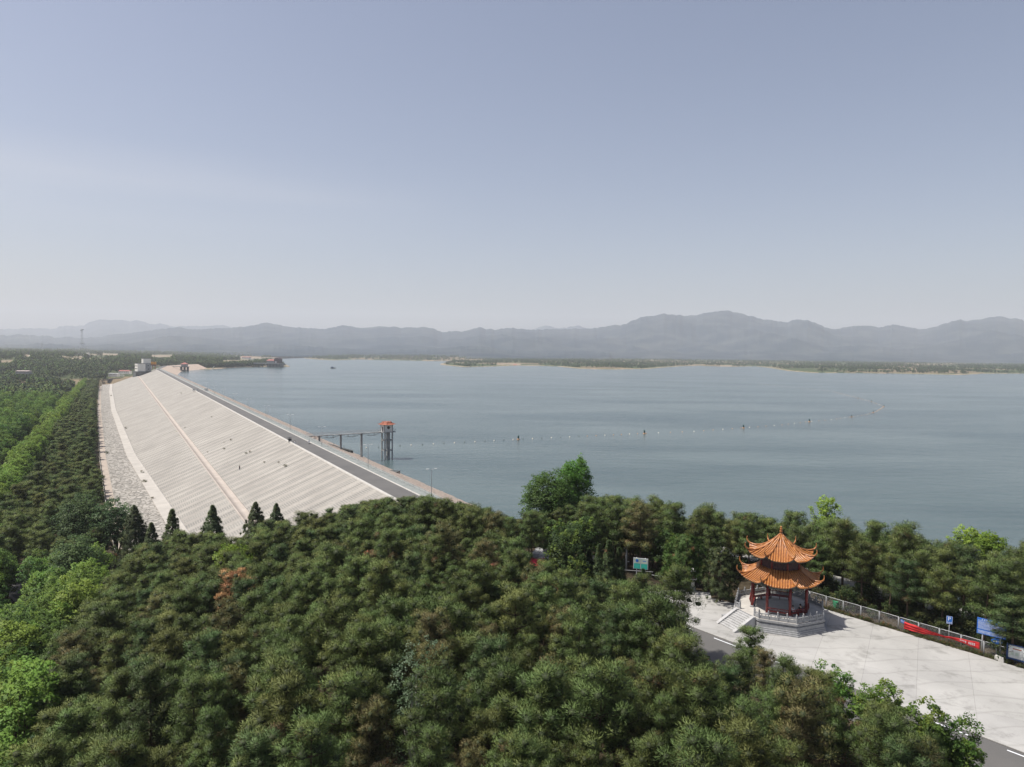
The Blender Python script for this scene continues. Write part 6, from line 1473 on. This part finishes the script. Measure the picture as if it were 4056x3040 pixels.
for i, (px, pb, s) in enumerate([(2372, 2345, .95), (2410, 2352, 1.05), (2450, 2350, .9), (2545, 2400, .7), (2330, 2330, .8)]):
    on(cyp, ['narrow dark cypress first from the kiosk before the white wall', 'tallest narrow dark cypress before the white wall', 'narrow dark cypress just left of the camera mast', 'short narrow cypress right of the tile-capped pillar', 'short narrow cypress nearest the kiosk'][i], px, pb, 14, 'cypress_tree', s)
for px_, pb_, s_n, lb_ in [(2235, 2335, 1.15, 'leafy dark green tree just right of the kiosk'), (2292, 2285, 1.2, 'leafy dark green tree behind the narrow cypresses'), (2205, 2255, 1.0, 'leafy dark green tree behind the kiosk corner'), (2640, 2290, 1.0, 'leafy dark green tree behind the barred fence')]:
    on(BRK, lb_, px_, pb_, 14, 'broadleaf_tree', s_n)
on(make_broad(310, 6.5, 5, (.05, .085, .025), 110, 24, .26, z0=.15), 'loose leafy green tree between kiosk and narrow cypresses', 2285, 2400, 14, 'broadleaf_tree')
for i, (px, pt_, h, lb) in enumerate([(842, 2008, 1.0, 'dark conical cedar alone against the pale dam slope'), (682, 2022, .9, 'dark conical cedar where the toe road curves'), (532, 2008, 1.0, 'dark cedar rising from the trees left of the toe road'), (600, 2075, .75, 'smaller dark cedar between the toe road and big broadleaf tree'), (1012, 1995, 1.0, 'dark cedar at the foot of the middle berm'), (1095, 2000, .9, 'dark cedar just past the foot of the middle berm')]):
    x, y = None, None; z = 3.0
    Y0 = [150, 152, 158, 150, 158, 158][i]; q = atY(px, pt_, Y0); zg = gz(q.x, q.y); H = q.z - zg; s = max(.6, H / 10.5) ; s = min(s, 1.35)
    plant(cjs[[0, 1, 2, 1, 2, 0][i]], 'cedar_tree', lb, 'tree', q.x, q.y, q.z - 10.5 * s, 'dark cedars at the dam end', s * .9 if s > 1 else s, s); used.append((q.x, q.y, 2))
for px, py, s, lb in [(3300, 2760, .8, 'bright leafy tree at the plaza road edge, uppermost of three'), (3480, 2830, .85, 'bright leafy tree in the middle of three along the plaza road'), (3640, 2960, .95, 'broad bright leafy tree nearest the lower right road'), (3790, 3000, .8, 'bright leafy tree closest to the white road dashes')]:
    special(make_broad(int(px), 7.5, 5.4, (.085, .16, .03), 300, 32, .26, z0=.08, lobes=10, yl=.3), 'broadleaf_tree', lb, 'tree', px, py, 18, s, group='leafy trees along the plaza road')
wal = make_broad(320, 13, 11, (.06, .11, .04), 420, 34, .40, z0=.12, lobes=14, yl=.3, ylc=(.15, .22, .08), var=.4)
for px, py, s, lb in [(330, 2075, 1.2, 'broad dark glossy-leaved tree left of the rubble bank'), (465, 2085, 1.12, 'broad dark glossy-leaved tree in front of the rubble bank'), (300, 2230, 1.0, 'smaller dark glossy-leaved tree below the two broad ones')]:
    special(wal, 'broadleaf_tree', lb, 'tree', px, py, 6, s, group='dark glossy-leaved trees by the rubble bank')

# choose which pines stand as individuals
U_ = np.array(used)
pines = [p for p in pines if p[4] == 'belt' or np.min(np.hypot(U_[:, 0] - p[0], U_[:, 1] - p[1]) - U_[:, 2] * .75) > 0.3]
def seen(p):
    px, py = proj(p[0], p[1], p[2] + 6 * p[3]); return -60 < px < 4110 and py < 3150
vis = sorted([p for p in pines if seen(p)], key=lambda p: math.hypot(p[0], p[1]))
ind, rest = vis[:292], vis[292:]
print('individual pines', len(ind), 'rest', len(rest))
LMS = [((955, 2375), 'the dead orange-brown pine'), ((925, 2235), 'the lime green tree'), ((1640, 2850), 'the sparse silvery poplar'), ((2140, 2210), 'the red-fronted kiosk'), ((2742, 2320), 'the monitoring post'), ((2930, 2480), 'the pavilion stairs'),
       ((390, 2180), 'the dark glossy-leaved trees'), ((1640, 1990), 'the crest road end'), ((1050, 2060), 'the striped slope foot'), ((3300, 2760), 'the leafy road edge trees'), ((2530, 2250), 'the teal billboard'), ((2250, 1960), 'the round green willow'),
       ((3093, 2200), 'the orange-roofed pavilion'), ((3755, 2455), 'the parking sign'), ((3930, 2480), 'the blue notice board'), ((3272, 2010), 'the yellow-green tree top'), ((0, 3040), 'the lower left corner'), ((1250, 3040), 'the bottom edge'), ((2700, 3040), 'the lower right middle'), ((4056, 2250), 'the right edge')]
its = []
for i, p in enumerate(ind):
    px, py = proj(p[0], p[1], p[2] + 6 * p[3]); size = 'tall' if p[3] > 1.02 else ('small' if p[3] < .86 else 'middling'); its.append((size + (' brownish' if i * 7 % 9 == 6 else ' green') + ' pine', float(px), float(py)))
labs = ranklabels(its, LMS)
for i, p in enumerate(ind):
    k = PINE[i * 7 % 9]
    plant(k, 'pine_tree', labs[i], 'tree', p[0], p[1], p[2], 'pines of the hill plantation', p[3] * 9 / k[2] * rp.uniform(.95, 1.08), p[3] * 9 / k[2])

# the rest of the woods: one object each, crowns scattered on points
def scatter(name, pts, meshes, label=None):
    """pts: x, y, z, s, kind index"""
    col_ = bpy.data.collections.new(name + '_kinds')
    for i, ms in enumerate(meshes):
        ob = bpy.data.objects.new('%s_kind_%03d' % (name, i), ms); col_.objects.link(ob)
    P = np.array(pts, np.float32); me = bpy.data.meshes.new(name); me.vertices.add(len(P)); me.vertices.foreach_set('co', P[:, :3].ravel())
    r = np.random.default_rng(len(P))
    a = me.attributes.new('rot', 'FLOAT_VECTOR', 'POINT'); rv = np.zeros((len(P), 3), np.float32); rv[:, 2] = r.uniform(0, 6.28, len(P)); a.data.foreach_set('vector', rv.ravel())
    a = me.attributes.new('scl', 'FLOAT', 'POINT'); a.data.foreach_set('value', P[:, 3].copy())
    a = me.attributes.new('knd', 'INT', 'POINT'); a.data.foreach_set('value', P[:, 4].astype(np.int32))
    o = link(name, me, None); tag(o, label, None, None, 'stuff')
    ng = bpy.data.node_groups.new(name, 'GeometryNodeTree'); ng.interface.new_socket('Geometry', in_out='INPUT', socket_type='NodeSocketGeometry'); ng.interface.new_socket('Geometry', in_out='OUTPUT', socket_type='NodeSocketGeometry')
    gi = ng.nodes.new('NodeGroupInput'); go = ng.nodes.new('NodeGroupOutput'); ip = ng.nodes.new('GeometryNodeInstanceOnPoints'); ci = ng.nodes.new('GeometryNodeCollectionInfo')
    ci.inputs['Collection'].default_value = col_; ci.inputs['Separate Children'].default_value = True; ci.inputs['Reset Children'].default_value = True; ip.inputs['Pick Instance'].default_value = True
    def na_(nm, ty):
        n = ng.nodes.new('GeometryNodeInputNamedAttribute'); n.data_type = ty; n.inputs['Name'].default_value = nm; return n.outputs['Attribute']
    L = ng.links.new; L(gi.outputs[0], ip.inputs['Points']); L(ci.outputs[0], ip.inputs['Instance']); L(na_('knd', 'INT'), ip.inputs['Instance Index']); L(na_('rot', 'FLOAT_VECTOR'), ip.inputs['Rotation']); L(na_('scl', 'FLOAT'), ip.inputs['Scale']); L(ip.outputs[0], go.inputs[0])
    md = o.modifiers.new('scatter', 'NODES'); md.node_group = ng; return o
def merged(crown, trunk):
    """crown and trunk of one kind as a single mesh for the scattered woods"""
    bm = bmesh.new(); bm.from_mesh(crown); n = len(bm.faces); bm.from_mesh(trunk); bm.faces.ensure_lookup_table()
    for f in bm.faces[n:]: f.material_index = 1
    me = bpy.data.meshes.new('tree_kind'); bm.to_mesh(me); bm.free(); me.materials.append(crown.materials[0]); me.materials.append(MT['bark']); return me
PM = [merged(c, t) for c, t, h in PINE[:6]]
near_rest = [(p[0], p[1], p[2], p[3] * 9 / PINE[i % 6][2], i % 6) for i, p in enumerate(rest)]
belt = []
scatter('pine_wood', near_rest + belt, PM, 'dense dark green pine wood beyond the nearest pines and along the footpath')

# broadleaf trees on the left
BL = []
BCOLS = [(.12, .205, .036), (.08, .155, .034), (.16, .235, .04), (.065, .13, .03), (.09, .17, .035)]
for k, c in enumerate(BCOLS): BL.append(make_broad(400 + k, 10.5, 7.2, c, 210, 26, .38, z0=.15, lobes=10, yl=.4, ylc=(.17, .25, .04)))
br = []
r = np.random.default_rng(9)
PTOP = [(470, 1900), (470, 2050), (430, 2200), (400, 2350), (240, 2500), (150, 2700), (60, 3040), (20, 3400)]
X_, Y_ = grid_pts(-150, -35, 46, 190, 5.4, r)
for x, y in zip(X_, Y_):
    t, u = tu(x, y)
    if t > 20 and u < 86: continue
    z = gz(x, y); s = r.uniform(.75, 1.1); px, py = proj(x, y, z + 8 * s)
    lbx = np.interp(py, [p[1] for p in PTOP], [p[0] for p in PTOP])
    if px > lbx - 20 or px < -150: continue
    if py < 1900: continue
    if 0 < px < 190 and 2120 < py < 2420 and y < 140 and abs(px - 90 + (py - 2280) * .4) < 75: continue
    if np.min(np.hypot(U_[:, 0] - x, U_[:, 1] - y) - U_[:, 2]) < 1.2: continue
    br.append((x, y, z, s, 'foot', int(r.integers(0, 5))))
for t in np.arange(30, 1130, 5.0):
    for uo in (0, 4.5):
        if uo and r.random() < .8: continue
        u = 90 + .012 * t + uo + r.normal() * .8; x, y = wxy(t + r.normal(), u); br.append((x, y, gz(x, y), r.uniform(.7, 1.35), 'row', [0, 2, 2, 0][int(r.integers(0, 4))]))
X_, Y_ = grid_pts(-560, -120, 150, 700, 7.0, r); t_, u_ = tu(X_, Y_)
for x, y, t, u in zip(X_, Y_, t_, u_):
    if u < 101 + .012 * t or t < 20: continue
    px, py = proj(x, y, 3)
    if px < -60: continue
    br.append((x, y, gz(x, y), r.uniform(.7, 1.55), 'grove', [1, 3, 4, 0][int(r.integers(0, 4))]))
br = [b for b in br if -90 < proj(b[0], b[1], b[2] + 6)[0]]
br.sort(key=lambda p: math.hypot(p[0], p[1])); print('broadleaf', len(br))
bi, brest = br[:285], br[285:]
TONE = ['bright green', 'mid green', 'yellow-green', 'deep green', 'fresh green']
LM2 = [((95, 2290), 'the low road'), ((390, 2150), 'the dark glossy-leaved trees'), ((0, 3040), 'the lower left corner'), ((0, 2600), 'the left edge'), ((86, 1475), 'the pink-roofed house'), ((0, 1700), 'the left picture edge'), ((250, 1560), 'the far end of grove'), ((0, 2000), 'the near end of row')]
labs = ranklabels([(TONE[b[5]] + (' grove tree' if b[4] == 'grove' else ' tree'), float(proj(b[0], b[1], b[2] + 7)[0]), float(proj(b[0], b[1], b[2] + 7)[1])) for b in bi], LM2)
nrow = 0
for j_, b in enumerate(bi):
    x, y, z, s, zone, k = b; lb = labs[j_]
    if zone == 'row': nrow += 1; lb = '%s tree, %s from the near end of the bright row' % (TONE[k], ordw(nrow))
    kd = BL[k]; plant(kd, 'broadleaf_tree', lb, 'tree', x, y, z, 'broadleaf trees left of the dam', s)
BM = [merged(c, t) for c, t, h in BL]
# far woodland crowns, much simpler
def far_crown(seed, col, tall=False):
    r = np.random.default_rng(seed); n = 26; H = 9.0; P = rand_dirs(n, r, .3) * np.array([3.0, 3.0, 3.6 if not tall else 4.6]) * r.uniform(.55, 1, (n, 1)) + np.array([0, 0, 5.2]); 
    V, Fc, per = leaves(P, np.full(n, 1.1), 5, r, 1.7, .4); return foliage('wood_kind', V, Fc, tintv(n, per, col, r, .25, 0, yl=.2), np.repeat(P, per, 0) * .3 + np.array([0, 0, 4.4]) * .7, 'wood', .2, .2)
FC = [far_crown(500 + k, c, k % 2) for k, c in enumerate([(.05, .085, .035), (.04, .065, .035), (.06, .10, .035), (.035, .055, .03), (.045, .075, .04), (.085, .135, .04)])]
wood = [(b[0], b[1], b[2], b[3], b[5]) for b in brest]
r = np.random.default_rng(12)
nT = 100000
aa = r.uniform(math.radians(-40), math.radians(40), nT); DD = np.exp(r.uniform(math.log(480), math.log(7500), nT)); X_ = DD * np.sin(aa); Y_ = DD * np.cos(aa)
ld = lake_sd(X_, Y_); t_, u_ = tu(X_, Y_); Z_ = ground(X_, Y_); px, py = proj(X_, Y_, Z_)
fn = fbm(X_ / 260 + 3, Y_ / 260, 4); fn2 = fbm(X_ / 90, Y_ / 90 + 40, 3)
keep = (ld > 16) & (fn > np.where(X_ < -250, .24, np.where(ld < 350, .38, .36))) & (fn2 > .27) & ~((t_ > -40) & (u_ < 104 + .012 * t_) & (t_ < 1270) & (u_ > -60)) & ~infield(px, py) & ~infield(px, py - 5) & ~infield(px, py - 9) & ~(infield(px, py - 14) & (px < 1200)) & ((X_ < -300) | (Y_ > 1500)) & (px > -60) & (px < 4120)
db = dpoly(X_, Y_, np.array(crestB + crestB[::-1])); keep &= ~((db < 62) & (Y_ > 1200) & (Y_ < 1760))
dg = np.hypot(X_ + 640, Y_ - 1200); keep &= dg > 75
for bx in [(490, 25, 1330), (446, 22, 1270), (86, 32, 1150)]: keep &= ~((np.abs(px - bx[0]) < bx[1]) & (np.abs(DD - math.hypot(bx[2] * .55, bx[2]) ) < 0))
keep &= ~((px > 420) & (px < 520) & (Y_ > 1130) & (Y_ < 1420)); keep &= ~((px > 55) & (px < 118) & (Y_ > 1040) & (Y_ < 1160))
keep &= ~((t_ > 0) & (t_ < 640) & (Y_ < 700) & (X_ > -560) & (u_ > 100) & (Y_ < 690)) 
kx_ = np.nonzero(keep)[0]; print('wood', len(kx_))
for i in kx_:
    sz = r.uniform(.6, 1.5) * (1.15 if X_[i] < -350 else .82); k = 5 + (int(r.integers(0, 6)) if DD[i] > 900 else int(r.choice([0, 2, 5, 2, 4])))
    wood.append((X_[i], Y_[i], Z_[i] - .6, sz, k))
# dense edge of the peninsula beyond the second tower
for i in range(900):
    f = r.random(); p = at(742 + f * 205, 1462 - f * 5, 0); x = p.x + r.normal() * 14; y = p.y + 15 + r.random() ** 1.4 * 260
    if float(lake_sd(np.array([x]), np.array([y]))[0]) > 7: wood.append((x, y, gz(x, y) - .4, r.uniform(1.0, 1.7), 5 + int(r.integers(0, 5))))
scatter('woodland', wood, BM + FC, 'far-off mixed green woodland on the plain and round the lake shores')
# undergrowth on the wood floor
und = []
X_, Y_ = grid_pts(-70, 120, 34, 160, 2.3, r, .5)
gzv = ground(X_, Y_); ldv = lake_sd(X_, Y_); pxv, pyv = proj(X_, Y_, gzv)
for x, y, z, l, a in zip(X_, Y_, gzv, ldv, pxv):
    sw = np.array([x - fa.x, y - fa.y]); w = sw @ PN; s_ = sw @ PD
    if l < 2 or (w > W_EDGE - 6.8 and w < .5 and s_ > -60) or (10.2 < w < 15.2) or a < -50 or a > 4100: continue
    bushy = (w > .5) or (s_ < -12 and w > -45 and y > 100)
    if bushy and not blocked(x, y, z + 1.2, 1.0): und.append((x, y, z, r.uniform(.6, 1.25), 2 + int(r.integers(0, 3))))
    elif r.random() < .6: und.append((x, y, z, r.uniform(.5, 1.5), int(r.integers(0, 2))))
for _ in range(520):
    s_ = r.uniform(1, 62); x, y = pl(s_, r.uniform(-.85, .1)); und.append((x, y, 13.95, r.uniform(.12, .5), int(r.integers(0, 2))))
scatter('undergrowth', und, sh_mesh + bush_mesh, 'low brownish-green undergrowth beneath the pines')

# ------------------------------------------------------------------ haze
hz = MB(); hz.box((0, 7000, 500), (36000, 22000, 1040)); hm = bpy.data.materials.new('haze_air'); hm.use_nodes = True; hn = hm.node_tree; hn.nodes.clear()
ho = hn.nodes.new('ShaderNodeOutputMaterial'); pv = hn.nodes.new('ShaderNodeVolumePrincipled'); pv.inputs['Density'].default_value = HAZE_DENSITY; pv.inputs['Color'].default_value = (.885, .92, .98, 1); pv.inputs['Anisotropy'].default_value = .1
hn.links.new(pv.outputs[0], ho.inputs['Volume']); tag(hz.build('haze', hm), 'thin pale haze over lake and hills', kind='stuff')
